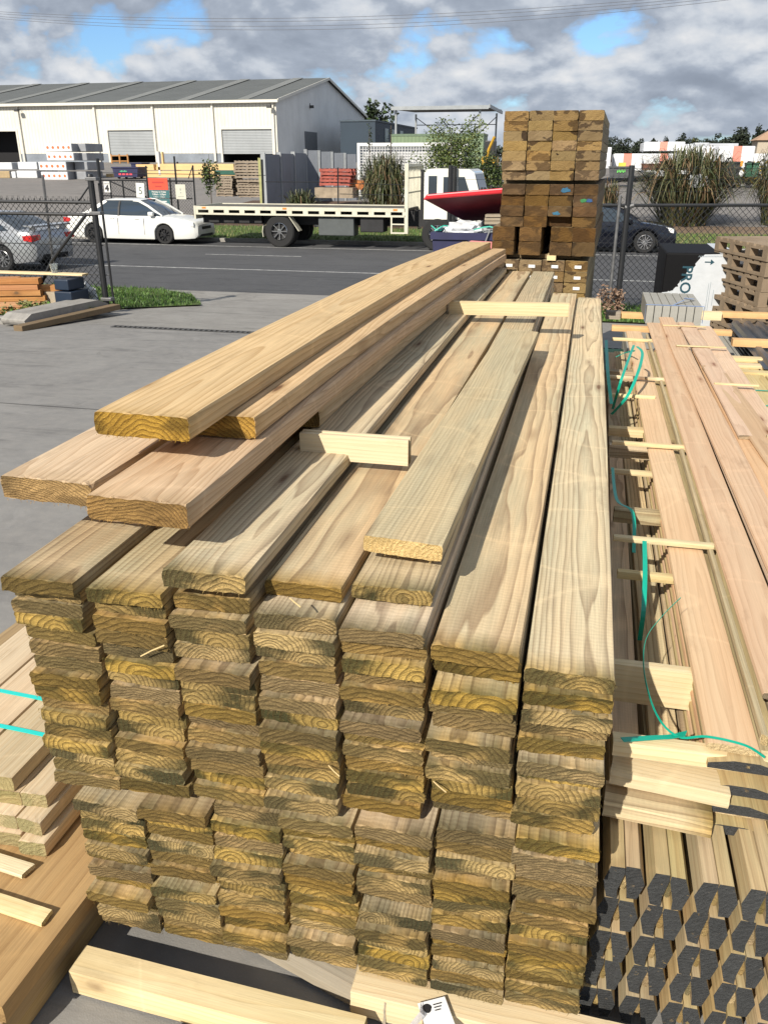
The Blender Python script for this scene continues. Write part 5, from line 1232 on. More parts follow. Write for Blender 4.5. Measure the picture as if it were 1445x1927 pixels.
for i, q in enumerate([[(-.02, .1, .10), (.10, .1, .02), (.2, .15, .05), (.28, .2, -.02)], [(.7, .0, .05), (.95, .05, .10), (1.2, .05, .04), (1.5, .1, .09)], [(1.1, .02, .01), (1.3, .02, .12), (1.55, .05, .08), (1.7, .1, .11)], [(.05, .05, .02), (.2, .1, .10), (.3, .2, .06)]]):
    strap('strap_scrap', [(s0.x+a, SY+b, sz+sh_+c) for a, b, c in q], .02, (0, .3, 1), pm('teal_scrap', (.02, .40, .30), .4, var=.1), ['teal strap scrap hanging over the left corner of the skip', 'long teal strap scrap lying on the rubbish in the skip', 'bright teal strap scrap at the right of the skip', 'short teal strap scrap beside the lid corner in the skip'][i], 3)
mb = MB(); mb.box(0, 1.0, 0, .25, 0, .045); mb.box(.0, 1.0, .02, .3, .055, .10); mb.box(.01, .98, .0, .28, .11, .15); o = mb.build('scrap_boards', WGREY[0], loc=(s0.x+.86, SY+.1, sz+sh_+.13), rot=(0, -.02, 0)); tag(o, 'short old boards lying on top of the rubbish under the red lid', 'boards')
mb = MB(); mb.tube([(s0.x+.98, SY-.06, sz+sh_+.07), (s0.x+.86, SY-.10, sz+sh_-.28)], .013, 5); tag(mb.build('steel_rod', M_GALV), 'thin steel rod leaning on the front of the blue skip', 'rod')
pk0 = aty(896, 458, 9.9); pk1 = aty(936, 500, 9.9)
mb = MB(); mb.prism([(0, 0), (.24, .02), (.25, .25), (.18, .255), (.17, .235), (-.1, .245), (-.16, .21), (-.1, .18)], 0, .3, 'y'); o = mb.build('pink_foam', pm('pink_foam', (.80, .28, .28), .8, var=.08, vs_=20, bmp=.4, bs=60), loc=(pk0.x-.0, 9.9, pk1.z), bevel=.004); tag(o, 'pink foam sheet showing between the thick boards and the sleeper tower', 'foam sheet')

# ------------------------------------------------------------------ yard fence and gate
def post_at(parent, x, y, z0, z1, r, mat=None, name='post'):
    mb = MB(); mb.tube([(x, y, z0), (x, y, z1)], r, 10); mb.build(name, mat or M_BLK, parent, smooth=True)
ga = gnd(203, 588); gy_ = ga.y; gx = ga.x; gz = zg(gy_)
gate = empty('chain_link_gate', (gx, gy_, gz), -.02, 'black chain link gate leaf with bent diagonal brace standing left of the driveway', 'gate')
def gl(px, py):
    p = aty(px, py, gy_); return p.x-gx, p.z-gz
tp_ = gl(168, 332)[1]
post_at(gate, 0, 0, -.1, tp_, .055); 
mb = MB(); mb.lathe([(.001, .0), (.062, .0), (.05, .04), (.001, .06)], 10, 0, 'z', (0, 0, tp_)); mb.build('post_cap', M_BLK, gate, smooth=True)
post_at(gate, .12, .06, .05, gl(182, 345)[1], .022, name='stile')
for zz_ in (gl(170, 381)[1], gl(170, 404)[1]):
    mb = MB(); mb.tube([(-5.5, 0, zz_), (0, 0, zz_)], .028, 8); mb.build('rail', M_BLK, gate, smooth=True)
zt2 = gl(170, 381)[1]; 
for zz_ in (.35*zt2, .62*zt2): mb = MB(); mb.tube([(-5.5, 0, zz_), (.12, .04, zz_)], .008, 5); mb.build('tension_wire', M_BLK, gate)
b1 = gl(165, 404); b2 = gl(100, 490); b3 = gl(65, 575)
mb = MB(); mb.tube([(b1[0], -.05, b1[1]), (b2[0]+.02, -.08, b2[1]), (b3[0], -.12, b3[1])], .030, 8); mb.build('brace', M_BLK, gate, smooth=True)
mb = MB(); q1 = gl(143, 385); q2 = gl(165, 345); mb.tube([(q1[0], .02, q1[1]), (q2[0]+.06, .02, q2[1])], .014, 6); mb.build('brace', M_BLK, gate)
mb = MB(); q1 = gl(60, 330); q2 = gl(86, 545); mb.tube([(q1[0], .3, q1[1]), (q2[0]+.0, .3, 0)], .024, 6); mb.build('stay', M_GALV, gate)
mesh_wires(-5.5, -.02, .06, gl(170, 381)[1]+.06, .115, .0056).build('wire_mesh', M_BLK, gate, fix=False)
for zz_ in (gl(170, 401)[1], tp_-.04, .25): mb = MB(); mb.box(-.07, .15, -.07, .07, zz_-.03, zz_+.03); mb.build('hinge', M_GALV, gate, bevel=.01)
# barbs along the gate top
mb = MB()
for i in range(90):
    x = -5.4+i*.06; mb.tube([(x, .0, zt2+.02), (x+.02*(-1)**i, 0, zt2+.10)], .0035, 3)
mb.build('wire_ends', M_BLK, gate, fix=False); bpy.data.objects['wire_ends']['kind'] = 'stuff'
# right fence
P0_ = aty(1160, 580, 16.5)
rf = empty('chain_link_fence', (P0_.x, 16.5, zg(16.5)), .20, 'black chain link fence with a leaning post behind the right hand packs', 'fence')
zr_ = aty(1176, 385, 16.5).z-zg(16.5); zp_ = aty(1185, 311, 16.5).z-zg(16.5)
post_at(rf, 0, 0, -.1, zp_, .052); post_at(rf, -.16, -.03, -.1, zp_-.5, .03, M_GALV); post_at(rf, 4.6, 0, -.1, zp_, .045); post_at(rf, -3.2, 0, -.1, zp_, .045)
mb = MB(); mb.tube([(-3.2, 0, zr_-.02), (4.8, 0, zr_)], .028, 8); mb.build('rail', M_BLK, rf, smooth=True)
mb = MB(); mb.tube([(-.05, 0, zr_-.05), (.10, 0, zr_-.01)], .045, 8); mb.build('rail_clamp', M_GALV, rf, smooth=True)
mesh_wires(-3.2, 4.8, .03, zr_, .115, .0056).build('wire_mesh', M_BLK, rf, fix=False)
for i, zz_ in enumerate((zr_+.22, zr_+.42, zr_+.6)): mb = MB(); mb.tube([(-3.2, 0, zz_), (4.8, 0, zz_)], .003, 3); mb.build('wire', M_BLK, rf, fix=False)
# dead creeper on the fence post
def leafmass(name, ctr, rad, n, size, mats, seed, label=None, cat=None, kind=None, parent=None, shell=.35, clumps=18, flat=.6, loc=None):
    r = random.Random(seed); mb = MB(); ctr = Vector(ctr)
    cl = []
    for _ in range(clumps):
        d = Vector((r.gauss(0, 1), r.gauss(0, 1), r.gauss(0, 1))).normalized()*r.uniform(.25, .95); cl.append((Vector((d.x*rad[0], d.y*rad[1], d.z*rad[2])), r.uniform(.22, .48)))
    for _ in range(n):
        c_, s_ = r.choice(cl); d = Vector((r.gauss(0, 1), r.gauss(0, 1), r.gauss(0, 1))).normalized()*(r.random()**.4)*s_
        p = ctr+c_+Vector((d.x*rad[0], d.y*rad[1], d.z*rad[2])); a = r.uniform(.5, 1.4)*size
        u = Vector((r.gauss(0, 1), r.gauss(0, 1), r.gauss(0, flat))).normalized(); v = u.orthogonal().normalized(); w = u.cross(v); th = r.uniform(0, 6.28); e = v*math.cos(th)+w*math.sin(th)
        mb.add([p-u*a*.5, p+e*a*.28, p+u*a*.5, p-e*a*.28], [(0, 1, 2, 3)], r.randrange(len(mats)))
    o = mb.build(name, mats, parent, fix=False)
    if loc is not None: o.location = loc
    return tag(o, label, cat, None, kind)
M_DEAD = [pm('dead_leaf', (.22, .13, .08), .8, var=.2), pm('dead_leaf_pale', (.38, .26, .18), .8, var=.2)]
dp = gnd(1140, 560); leafmass('dead_creeper', (0, 0, .35), (.28, .15, .42), 500, .07, M_DEAD, 9, 'dead brown creeper heaped at the foot of the right fence post', 'plant', loc=(dp.x, 16.2, zg(16.2)))

# ------------------------------------------------------------------ low timber stack, bin and bag at the left edge
M_REDT2 = woodpair('red_hardwood', (.42, .20, .09), (.26, .10, .04), (.50, .27, .12), (.40, .19, .08), (.24, .10, .04), (.18, .08, .03), period=.02)
q = gnd(52, 588); LY = q.y-.3
def lq(px, py): return aty(px, py, LY)
hb_ = board_mesh('hardwood_board', 1.4, .24, .075, M_REDT2, 700, nx=5, nz=2, ny=3, rough=.002)
lz0 = zg(LY)+.05; x_r = lq(52, 560).x
nrow = 6; hrow = (lq(30, 522).z-lz0)/nrow
for k in range(nrow):
    for j in range(2):
        put(hb_, 'hardwood_board', (x_r+.30-j*.05+rt.uniform(-.06, .04)-(j*.34), LY+rt.uniform(-.05, .05), lz0+k*hrow), 1.9, (1, 1, hrow/.078), f"reddish hardwood board, {ORD[nrow-k]} row down, {'right' if j == 0 else 'left'} half, low stack by the gate", 'timber board', 'reddish boards in the low stack by the gate')
for k in range(4):
    put(hb_, 'hardwood_board', (x_r+.62+rt.uniform(-.05, .05), LY+.35, lz0+k*hrow*1.15), 2.0, (1.1, .6, hrow/.078), f"darker hardwood board, {ORD[4-k]} down in the pile behind the reddish stack by the gate", 'timber board', 'darker boards behind the low stack by the gate')
o = put(board_mesh('plank', 3.4, .22, .03, WPALE, 702, nx=4, nz=2, ny=4), 'plank', (lq(134, 522).x, LY+.35, lq(60, 522).z+.0), math.pi/2, (1, 1, 1), 'long pale plank lying over the low hardwood stack and the dark crate', 'plank')
c0 = lq(92, 526); c1 = lq(132, 585)
M_CR = pm('dark_blue_crate', (.012, .025, .05), .5, var=.1)
ct = empty('plastic_crate', (c0.x, LY+.1, lz0-.03), -.1, 'dark blue plastic crate stack under the end of the pale plank', 'crate'); cwid = c1.x-c0.x; hct = lq(100, 524).z-lz0
MB().box(0, cwid+.03, 0, .5, 0, hct*.66).build('lower_crate', M_CR, ct, bevel=.02); MB().box(.01, cwid-.02, .02, .48, hct*.69, hct-.0).build('upper_crate', M_CR, ct, bevel=.02)
MB().box(-.24, -.01, .03, .4, 0, hct*.62).build('side_board', WGREY[0], ct)
g_ = aty(100, 515, LY+.4); tag(MB().lathe([(.001, 0), (.05, 0), (.075, .16), (.068, .16), (.045, .02), (.001, .02)], 14).build('glass_jar', pm('clear_glass', (.8, .85, .85), .05, var=0, trans=.9), loc=(g_.x, LY+.46, lq(60, 522).z+.031), smooth=True), 'small clear glass jar standing on the pale plank by the gate', 'jar')
bg_ = gnd(152, 585); crumple('plastic_bag', (bg_.x+.02, bg_.y+.15, bg_.z+.22), (.26, .2, .27), pm('bag_plastic', (.62, .64, .66), .3, var=.12, vs_=7, alpha=.8), 'crumpled clear plastic bag on the grass by the gate post', 11, 'plastic bag')
leafmass('weeds', (0, 0, .08), (1.3, .35, .16), 700, .09, [GD[0], GC[0], GD[2]], 21, 'scruffy weeds growing along the low stack and the concrete island', 'weeds', 'stuff', loc=(lq(55, 590).x+.1, LY-.12, zg(LY)+.05))
pa_, pb_ = gnd(-40, 612), gnd(40, 612)
tag(MB().box(0, 1.6, 0, .16, -.05, .12).build('kerb_stone', M_KERB, loc=(pb_.x-1.6, pb_.y, pb_.z), bevel=.02), 'straight concrete kerb running out of the frame at the far left', 'kerb')

# ------------------------------------------------------------------ right middle: pallets, wrapped pack, grey boards, corrugated sheets
PY_ = 9.6; p0 = aty(1362, 470, PY_); rz_ = .30
pal = pallet_proto(M_PALB, 1.16, 1.16, .145)
def pallet2(parent, mat):
    mb = MB()
    return mb
zb_ = aty(1357, 560, PY_).z-.02
pal2 = empty('pallet'); 
mb = MB()
for i in range(8): mb.box(0, 1.16, i*.15, i*.15+.10, .123, .145)
mb.build('deck', M_PALB, pal2)
for xx in (0, .53, 1.06):
    for yy in (0, .355, .71, 1.06): MB().box(xx, xx+.09, yy, yy+.10, .022, .10).build('block', M_PALB, pal2)
mb = MB()
for xx in (0, .53, 1.06): mb.box(xx, xx+.10, 0, 1.16, .1005, .1225); mb.box(xx, xx+.10, 0, 1.16, 0, .0215)
mb.build('runners', M_PALB, pal2)
for ch in list(pal.children): bpy.data.objects.remove(ch)
bpy.data.objects.remove(pal)
npl = 12; top_ = aty(1400, 457, PY_).z
for k in range(npl):
    loc = (1.70+rt.uniform(-.03, .03), 9.0+rt.uniform(-.03, .03), 1.40-.147*(k+1)); rz = .30+rt.uniform(-.05, .05)
    lab = f"old brown pallet, {ORD[k+1]} from the top, tall stack at the right edge"
    if k == 0: pal2.location = loc; pal2.rotation_euler = (0, 0, rz); pal2['label'] = lab; pal2['category'] = 'pallet'; pal2['group'] = 'brown pallets stacked at the right edge'
    else: dup(pal2, loc, rz, lab, 'brown pallets stacked at the right edge')
WY_ = 9.9; a = aty(1243, 475, WY_); b = aty(1356, 590, WY_); zf_ = zg(WY_); hwp = a.z-zf_; ww = b.x-a.x
wp = empty('wrapped_pack', (a.x+.06, WY_, zf_), .0, 'white wrapped pack printed PRO with torn wrap showing black plastic at its left', 'pack')
MB().box(0, ww, 0, 1.2, 0, hwp).build('black_plastic', pm('black_plastic_wrap', (.006, .006, .007), .7, var=0, bmp=.4, bs=9, spec=.15), wp, bevel=.02)
rw_ = random.Random(4); edge_ = [(aty(px, py, WY_).x-a.x, aty(px, py, WY_).z-zf_) for px, py in ((1316, 477), (1300, 490), (1296, 500), (1280, 510), (1279, 522), (1268, 528), (1262, 540), (1250, 546), (1243, 550))]
jag = []
for (u, v), (u2, v2) in zip(edge_, edge_[1:]):
    for k in range(4):
        f_ = k/4; jag.append((u+(u2-u)*f_+rw_.uniform(-.012, .012), v+(v2-v)*f_+rw_.uniform(-.012, .012)))
poly = jag+[(0.0, edge_[-1][1]), (0, .02), (ww+.01, .02), (ww+.01, hwp+.003)]
M_WW = pm('printed_white_wrap', (.56, .59, .62), .4, var=.05, vs_=6, bmp=.35, bs=14)
MB().prism(poly, -.006, -.002, 'y').build('white_wrap', M_WW, wp)
MB().box(.55, ww+.006, -.002, 1.2, hwp+.002, hwp+.006).build('wrap_top', M_WW, wp)
PT = pm('dark_teal_print', (.012, .06, .085), .5, var=0); PG = pm('pale_print', (.25, .30, .33), .5, var=0)
def onw(px, py): p = aty(px, py, WY_); return (p.x-a.x-.03, -.0075, p.z-zf_)
text_mesh('PRO', .155, PT, 'lettering', .0008, wp, onw(1284, 526), (math.pi/2, math.pi/2, 0), bold=.003)
text_mesh('\u2190'.replace('\u2190', ''), .1, PT, 'arrow', .001, wp, onw(1327, 492), (math.pi/2, 0, 0)) if False else None
x_, _, z_ = onw(1328, 493); mb = MB(); mb.box(x_-.045, x_+.02, -.0085, -.0065, z_-.006, z_+.006); mb.prism([(x_+.015, z_-.03), (x_+.055, z_), (x_+.015, z_+.03)], -.0088, -.0064, 'y'); mb.build('printed_arrow', PT, wp)
text_mesh('WRAP', .05, PG, 'lettering', .0006, wp, onw(1340, 540), (math.pi/2, math.pi/2, 0)) if False else None
mb = MB()
for k in range(16): x_, _, z_ = onw(1309+k*2.8, 482); mb.prism([(x_-.006, z_-.008), (x_+.004, z_+.008), (x_+.008, z_+.006), (x_-.002, z_-.010)], -.0085, -.0065, 'y')
mb.build('printed_zigzag', PG, wp)
for (px, py0, py1) in ((1327, 533, 585), (1331, 530, 590), (1336, 545, 575)):
    x_, _, z1_ = onw(px, py0); _, _, z0_ = onw(px, py1); MB().box(x_, x_+.004, -.0085, -.0065, z0_, z1_).build('printed_line', PG, wp)
# grey boards pack on bearers
GYY = 8.05; a = aty(1217, 577, GYY); b = aty(1318, 612, GYY); hgt_ = aty(1260, 575, GYY).z-aty(1260, 610, GYY).z
M_GB = pm('grey_board', (.36, .35, .31), .7, var=.08, vs_=6, bmp=.2, bs=40)
nb_ = 7; wv = (b.x-a.x)/nb_; zb0 = aty(1260, 611, GYY).z
for k in range(nb_):
    tag(MB().box(0, wv-.006, 0, .85, 0, hgt_).build('grey_board', M_GB, loc=(a.x+k*wv, GYY+rt.uniform(-.008, .008), zb0), bevel=.003), f"grey board standing on edge, {ORD[k+1]} from the left in the strapped grey bundle", 'board', 'grey boards standing in the strapped bundle')
mb = MB(); M_BT = pm('blue_tape', (.30, .40, .62), .3, var=0, alpha=.75)
mb.ribbon([(a.x-.01, GYY+.02, zb0+.02), (a.x-.01, GYY+.02, zb0+hgt_+.004), (b.x+.01, GYY+.02, zb0+hgt_+.004), (b.x+.01, GYY+.02, zb0+.02)], .035, .002, (0, 1, 0)); mb.ribbon([(b.x-.25, GYY+.05, zb0+hgt_+.006), (b.x-.15, GYY+.2, zb0+hgt_+.03), (b.x-.05, GYY+.35, zb0+hgt_+.02), (b.x-.12, GYY+.5, zb0+hgt_+.006)], .02, .002, (1, 0, .2))
tag(mb.build('blue_film', M_BT), 'thin blue film strap round the grey bundle', 'strap')
# lower grey boards
for k in range(9):
    xk = a.x-.14+k*.135
    tag(MB().box(0, .125, 0, 1.5, 0, .12).build('grey_board', M_GB, loc=(xk, 7.55+rt.uniform(-.02, .02), zb0-.36+.03), bevel=.003), f"lower grey board under the bearers, {ORD[k+1]} from the left", 'board', 'grey boards lying under the orange bearers')
for k in range(9):
    tag(MB().box(0, .125, 0, 1.5, 0, .12).build('grey_board', M_GB, loc=(a.x-.14+k*.135, 7.50+rt.uniform(-.02, .02), zb0-.36-.10), bevel=.003), f"grey board of the bottom layer under the bearers, {ORD[k+1]} from the left", 'board', 'grey boards in the bottom layer under the orange bearers')
M_OB = [pm('orange_bearer', (.72, .45, .20), .7, var=.1, vs_=5, col2=(.58, .34, .15))]*2
def obear(px0, px1, py0, py1, Y, lab, mats=M_OB, d=.09, seed=0):
    p, q_ = aty(px0, py0, Y), aty(px1, py1, Y); return batten(p.x, q_.x, Y, q_.z, d, p.z-q_.z, mats, lab, 800+seed, cat='bearer', name='bearer', group='orange bearers behind the right hand pack')
obear(1140, 1222, 587, 601, 8.9, 'orange bearer left of the grey bundle', seed=1); obear(1140, 1166, 586, 602, 8.85, 'short greyish end piece at the left of the far bearer', WGREY, seed=7)
obear(1319, 1356, 587, 604, 8.7, 'pale orange bearer end just right of the grey bundle', WPALE, seed=2); obear(1354, 1470, 587, 602, 8.75, 'long orange bearer under the brown pallets', seed=3)
obear(1151, 1376, 614, 633, 7.5, 'orange bearer under the far ends of the pink boards', seed=4); obear(1379, 1480, 639, 657, 7.3, 'pinkish orange bearer lying on the corrugated sheets', seed=5)
obear(1366, 1445, 672, 684, 6.9, 'greenish pale bearer on the yellow pack at the right edge', WPALE, seed=8); obear(1386, 1460, 686, 696, 6.7, 'pale upper bearer at the right edge before the yellow pack', WPALE, seed=9); obear(1384, 1460, 699, 712, 6.5, 'pale lower bearer at the right edge before the yellow pack', WPALE, seed=10)
zc0 = aty(1400, 640, 7.5).z-.04
mb = MB(); nx_ = 16; X_a = aty(1370, 605, 8.5).x; X_b = X_a+1.7
pr = []
for i in range(nx_): 
    x = X_a+i*.107; pr += [(x, 0), (x+.035, 0), (x+.05, .03), (x+.09, .03)]
prf = pr+[(x_2, z_2-.004) for x_2, z_2 in pr[::-1]]
for L_ in range(4): 
    mb = MB(); mb.prism(prf, 6.6, 8.55, 'y'); o = mb.build('corrugated_sheet', pm('corrugated_steel_%d' % L_, (.12, .14, .17), .35, .6, var=.15, vs_=4), loc=(.01*L_, .01*L_, zc0-.045*L_)); tag(o, f"dark grey corrugated steel sheet, {ORD[L_+1]} from the top of the sheet pile", 'steel sheet', 'corrugated steel sheets at the right edge')
tag(MB().box(X_a-.25, X_b+.1, 6.5, 8.6, zg(7.5), zc0-.045*4).build('sheet_pack', pm('dark_pack', (.06, .065, .07), .6)), 'dark base pack under the corrugated steel sheets', 'pack')
# yellow pack further right of pink boards
YP = woodpair('yellow_pine', (.62, .47, .22), (.44, .28, .1), (.56, .45, .22), (.6, .45, .2), (.4, .28, .1), (.3, .25, .1), period=.014)
ypm = board_mesh('flat_board', 4.2, .085, .04, YP, 830, nx=4, nz=2, ny=8)
for k in range(14):
    put(ypm, 'flat_board', (1.16+k*.098, 2.9, .66), rt.gauss(0, .004), (1, 1, 1), f"yellowish board, {ORD[k+1]} from the left in the pack beyond the pink boards", 'timber board', 'yellowish boards in the pack beyond the pink boards')
for i, (y_, lab) in enumerate([(6.0, 'far green strap across the yellowish pack'), (5.6, 'nearer green strap across the yellowish pack')]):
    strap('plastic_strap', [(1.1, y_, .705), (1.6, y_, .706), (2.2, y_, .705)], .02, (0, 1, 0), STRAP, lab, 2)
tag(MB().box(1.15, 2.55, 2.95, 7.0, .0, .655).build('base_pack', YP[0]), 'yellowish timber pack below the loose boards at the right edge', 'timber pack')
# black fabric / pipe under far end of the pack
tag(MB().box(.22, .60, 6.9, 8.6, .05, .42).build('green_crate', pm('dark_green_paint', (.01, .06, .04), .6)), 'dark green bin between the front stack and the grey boards', 'bin')

# ------------------------------------------------------------------ plants
def flax(loc, R_, H_, n, seed, label, mats, dead=0):
    r = random.Random(seed); t = empty('flax_bush', loc, 0, label, 'bush')
    mb = MB()
    for _ in range(n):
        a = r.uniform(0, 2*math.pi); ln = r.uniform(.5, 1.0)*H_*1.15; out = r.uniform(.15, .95)*R_; ba_ = r.uniform(0, 6.28); br_ = .30*R_*math.sqrt(r.random()); bx_, by_ = math.cos(ba_)*br_, math.sin(ba_)*br_; w = r.uniform(.018, .036)
        dr = r.uniform(.2, 1.); pts = []
        for k in range(6):
            u = k/5; rad = out*(u**.9); z = H_*(1-.35*(out/R_)**2)*(math.sin(u*math.pi*(.48+.40*dr*min(1, out/R_+.3))))*1.05*(ln/(H_*1.15))
            pts.append(Vector((bx_+math.cos(a)*rad, by_+math.sin(a)*rad, max(.02, z))))
        sd = Vector((-math.sin(a), math.cos(a), r.uniform(-.3, .3))).normalized(); vs = []
        m_ = r.randrange(len(mats)-1) if r.random() > dead else len(mats)-1
        for k, p in enumerate(pts): ww_ = w*(1-.85*(k/5)**2); vs += [p-sd*ww_, p+sd*ww_]
        mb.add(vs, [(2*k, 2*k+1, 2*k+3, 2*k+2) for k in range(5)], m_)
    mb.build('leaves', mats, t, fix=False)
    return t
FX = [pm('flax_green', (.075, .095, .035), .45, var=.2), pm('flax_dark', (.035, .042, .022), .5, var=.2), pm('flax_olive', (.16, .16, .07), .5, var=.2), pm('flax_dead', (.20, .13, .065), .8, var=.2)]
def fl_at(px, py, wpx, hpx, n, seed, label, mats=FX, dead=.18, Y=None):
    g = gnd(px, py) if Y is None else aty(px, py, Y); sc_ = (g-Vector((0, 0, CAMZ))).length/FPX*1.05; return flax((g.x, g.y, zg(g.y)), wpx*sc_/2, hpx*sc_, n, seed, label, mats, dead)
fl_at(1283, 424, 225, 118, 1700, 1, 'large flax bush with plastic caught in it behind the right fence')
fl_at(1455, 424, 120, 120, 1000, 2, 'flax bush cut by the right edge of the photo')
fl_at(1135, 428, 80, 75, 300, 3, 'small scrubby flax between the sleeper tower and the fence post', dead=.35)
fl_at(725, 415, 120, 110, 1200, 4, 'dark flax bush behind the truck tray left of the cab', dead=.15, Y=37)
fl_at(566, 405, 85, 55, 380, 5, 'low dark flax in front of the grey panel fence', dead=.05, Y=36.6)
def shrub(px, py, wpx, hpx, seed, label, leaf, n=2600, Y=None, size=.11, cl=26, name='shrub', stems=5):
    g = gnd(px, py) if Y is None else aty(px, py, Y); s_ = (g-Vector((0, 0, CAMZ))).length/FPX*1.05; r = random.Random(seed); z0 = zg(g.y)
    t = empty(name, (g.x, g.y, z0), 0, label, 'shrub' if name == 'shrub' else 'tree'); H_ = (g.z-z0)+hpx*s_; W_ = wpx*s_/2
    for k in range(stems):
        a = r.uniform(0, 6.28); q_ = (math.cos(a)*W_*.55*r.random(), math.sin(a)*W_*.5*r.random()); mb = MB(); mb.tube([(q_[0]*.1, q_[1]*.1, 0), (q_[0]*.6, q_[1]*.6, H_*.45), (q_[0], q_[1], H_*.9)], .03, 5, 0, .008); mb.build('stem', pm('twig_bark', (.10, .08, .06), .9), t)
    leafmass('foliage', (0, 0, H_*.58), (W_, W_*.7, H_*.48), n, size, leaf, seed, parent=t, clumps=cl)
    return t
LG = [pm('leaf_olive', (.11, .15, .035), .55, var=.2), pm('leaf_green', (.065, .11, .03), .55, var=.2), pm('leaf_light', (.18, .21, .06), .55, var=.2)]
LD = [pm('leaf_dark', (.022, .035, .018), .7, var=.2), pm('leaf_dark_b', (.035, .050, .022), .7, var=.2), pm('leaf_dark_c', (.016, .024, .014), .7, var=.2)]
shrub(848, 415, 130, 150, 6, 'leafy light green shrub behind the truck cab', LG, 8000, Y=38, cl=40)
shrub(915, 410, 95, 105, 7, 'darker shrub between the truck cab and the sleeper tower', [LG[1], LD[1], LG[0]], 5000, Y=37.5, cl=34)
shrub(398, 385, 40, 88, 8, 'slender young sapling between the signs and the pallets', [LG[1], LD[1], LG[0]], 650, Y=36.2, cl=12, stems=1, size=.13)
# tall wispy stems poking up behind the truck
for i, (px, py) in enumerate([(697, 400), (735, 400)]):
    g = aty(px, py, 37.2); sh = shrub(px, py, 18, 150 if i else 140, 30+i, ['thin bare-topped sapling left of the dark flax', 'thin sapling rising from the middle of the dark flax'][i], [LD[1], LD[0]], 160, Y=37.2, cl=8, stems=2, size=.10)
# plastic caught in the flax
pb = gnd(1312, 424); pz = aty(1312, 345, pb.y-1.2)
crumple('plastic_sheet', (pz.x, pb.y-1.3, pz.z), (.32, .08, .30), M_PLT, 'torn clear plastic sheet caught on the large flax bush', 21, 'plastic sheet', sub=4, amp=.8)
pz = aty(1288, 325, pb.y-1.2); crumple('plastic_sheet', (pz.x, pb.y-1.2, pz.z), (.22, .05, .10), M_PLT, 'small torn plastic strip above left of the larger one in the flax', 23, 'plastic sheet', sub=3, amp=.8)
pz = aty(1240, 328, pb.y-1.0); crumple('plastic_sheet', (pz.x, pb.y-1.0, pz.z), (.18, .05, .14), M_PLT, 'small torn plastic piece on the left side of the large flax bush', 25, 'plastic sheet', sub=3, amp=.8)

# ------------------------------------------------------------------ right far yard
def rpack(a_, b_, c_, d_, Y, lab, stripe=None, mat=M_WRAP, depth=6, sides=0):
    x0, x1, z0, z1 = frame_at(a_, b_, c_, d_, Y); t = empty('wrapped_pack', (x0, Y, z0), 0, lab, 'pack', 'large white wrapped packs in the far right yard'); w, h = x1-x0, z1-z0
    MB().box(0, w, 0, depth, 0, h).build('wrapping', mat, t, bevel=.06)
    if stripe is not None: MB().box(w*stripe-.26, w*stripe+.26, -.02, -.004, h*.05, h).build('red_stripe', pm('red_print', (.72, .27, .20), .5, var=.05), t)
    n = max(1, int(h/1.1)); mb = MB()
    for k in range(1, n): MB().box(0.02, w-.02, -.012, -.003, k*h/n-.02, k*h/n+.02).build('pack_seam', pm('seam_grey', (.35, .36, .37), .6, var=0), t)
    return t
M_WR2 = pm('dim_white_wrap', (.50, .52, .55), .5, var=.1, vs_=1)
rpack(1212, 267, 1287, 284, 66, 'raised white pack with a red stripe, the widest of the upper row', .48)
rpack(1208, 289, 1287, 325, 64, 'white pack with a red stripe below the raised one', .5)
rpack(1155, 289, 1206, 322, 62, 'white pack with a red stripe left of the raised pack', .48)
rpack(1132, 277, 1147, 318, 60, 'narrow white pack just right of the sleeper tower')
rpack(1289, 276, 1351, 331, 65, 'plain white pack right of the raised striped one')
rpack(1353, 275, 1412, 333, 62, 'tall white pack with a short red stripe behind the black skip', .52)
rpack(1412, 289, 1475, 330, 64, 'low white pack at the right edge of the far yard')
rpack(1306, 268.5, 1333, 280, 76, 'small grey pack top seen behind the plain white pack', None, M_WR2)
rpack(1334, 270, 1388, 280, 78, 'wide grey pack top seen behind the tall white pack', None, M_WR2)
rpack(1286, 271, 1303, 300, 68, 'narrow grey pack end beside the raised pack', None, M_WR2)
M_SKB = pm('skip_black', (.03, .032, .034), .6, var=.2)
def skip(a_, b_, c_, d_, Y, lab, mat, extra=None):
    x0, x1, z0, z1 = frame_at(a_, b_, c_, d_, Y); t = empty('skip_bin', (x0, Y, z0), 0, lab, 'skip'); w, h = x1-x0, z1-z0
    MB().prism([(0, h), (.08*w, .12*h), (w*.92, .12*h), (w, h)], 0, 1.4, 'y').build('skip_body', mat, t); MB().box(-.05, w+.05, -.06, 1.46, h*.9, h).build('skip_rim', mat, t)
    for xx in (.2, .5, .8): MB().box(w*xx-.04, w*xx+.04, -.04, .02, .2*h, h*.88).build('rib', mat, t)
    for xx in (.22, .78): MB().lathe([(.001, -.06), (.1, -.06), (.1, .06), (.001, .06)], 8, 0, 'y', (w*xx, .1, .1)).build('castor', M_VOID, t)
    return t, w, h
t, w, h = skip(1344, 304, 1391, 339, 57, 'black skip bin with orange corner lugs in front of the white packs', M_SKB)
for xx in (-.02, w-.12): MB().box(xx, xx+.14, -.09, -.062, h*.74, h*1.04).build('corner_lug', pm('orange_lug', (.75, .33, .04), .5), t)
mb = MB(); mb.tube([(w*.42, .1, h), (w*.44, .1, h*1.16), (w*.62, .1, h*1.16), (w*.64, .1, h)], .04, 6); mb.build('lift_bar', M_SKB, t)
t, w, h = skip(1146, 313, 1182, 338, 57, 'dark grey skip with green lettering and a yellow load', pm('skip_grey', (.08, .085, .09), .6))
MB().box(w*.45, w*.8, .2, 1.0, h, h*1.28).build('yellow_load', pm('yellow_load', (.75, .6, .08), .6), t)
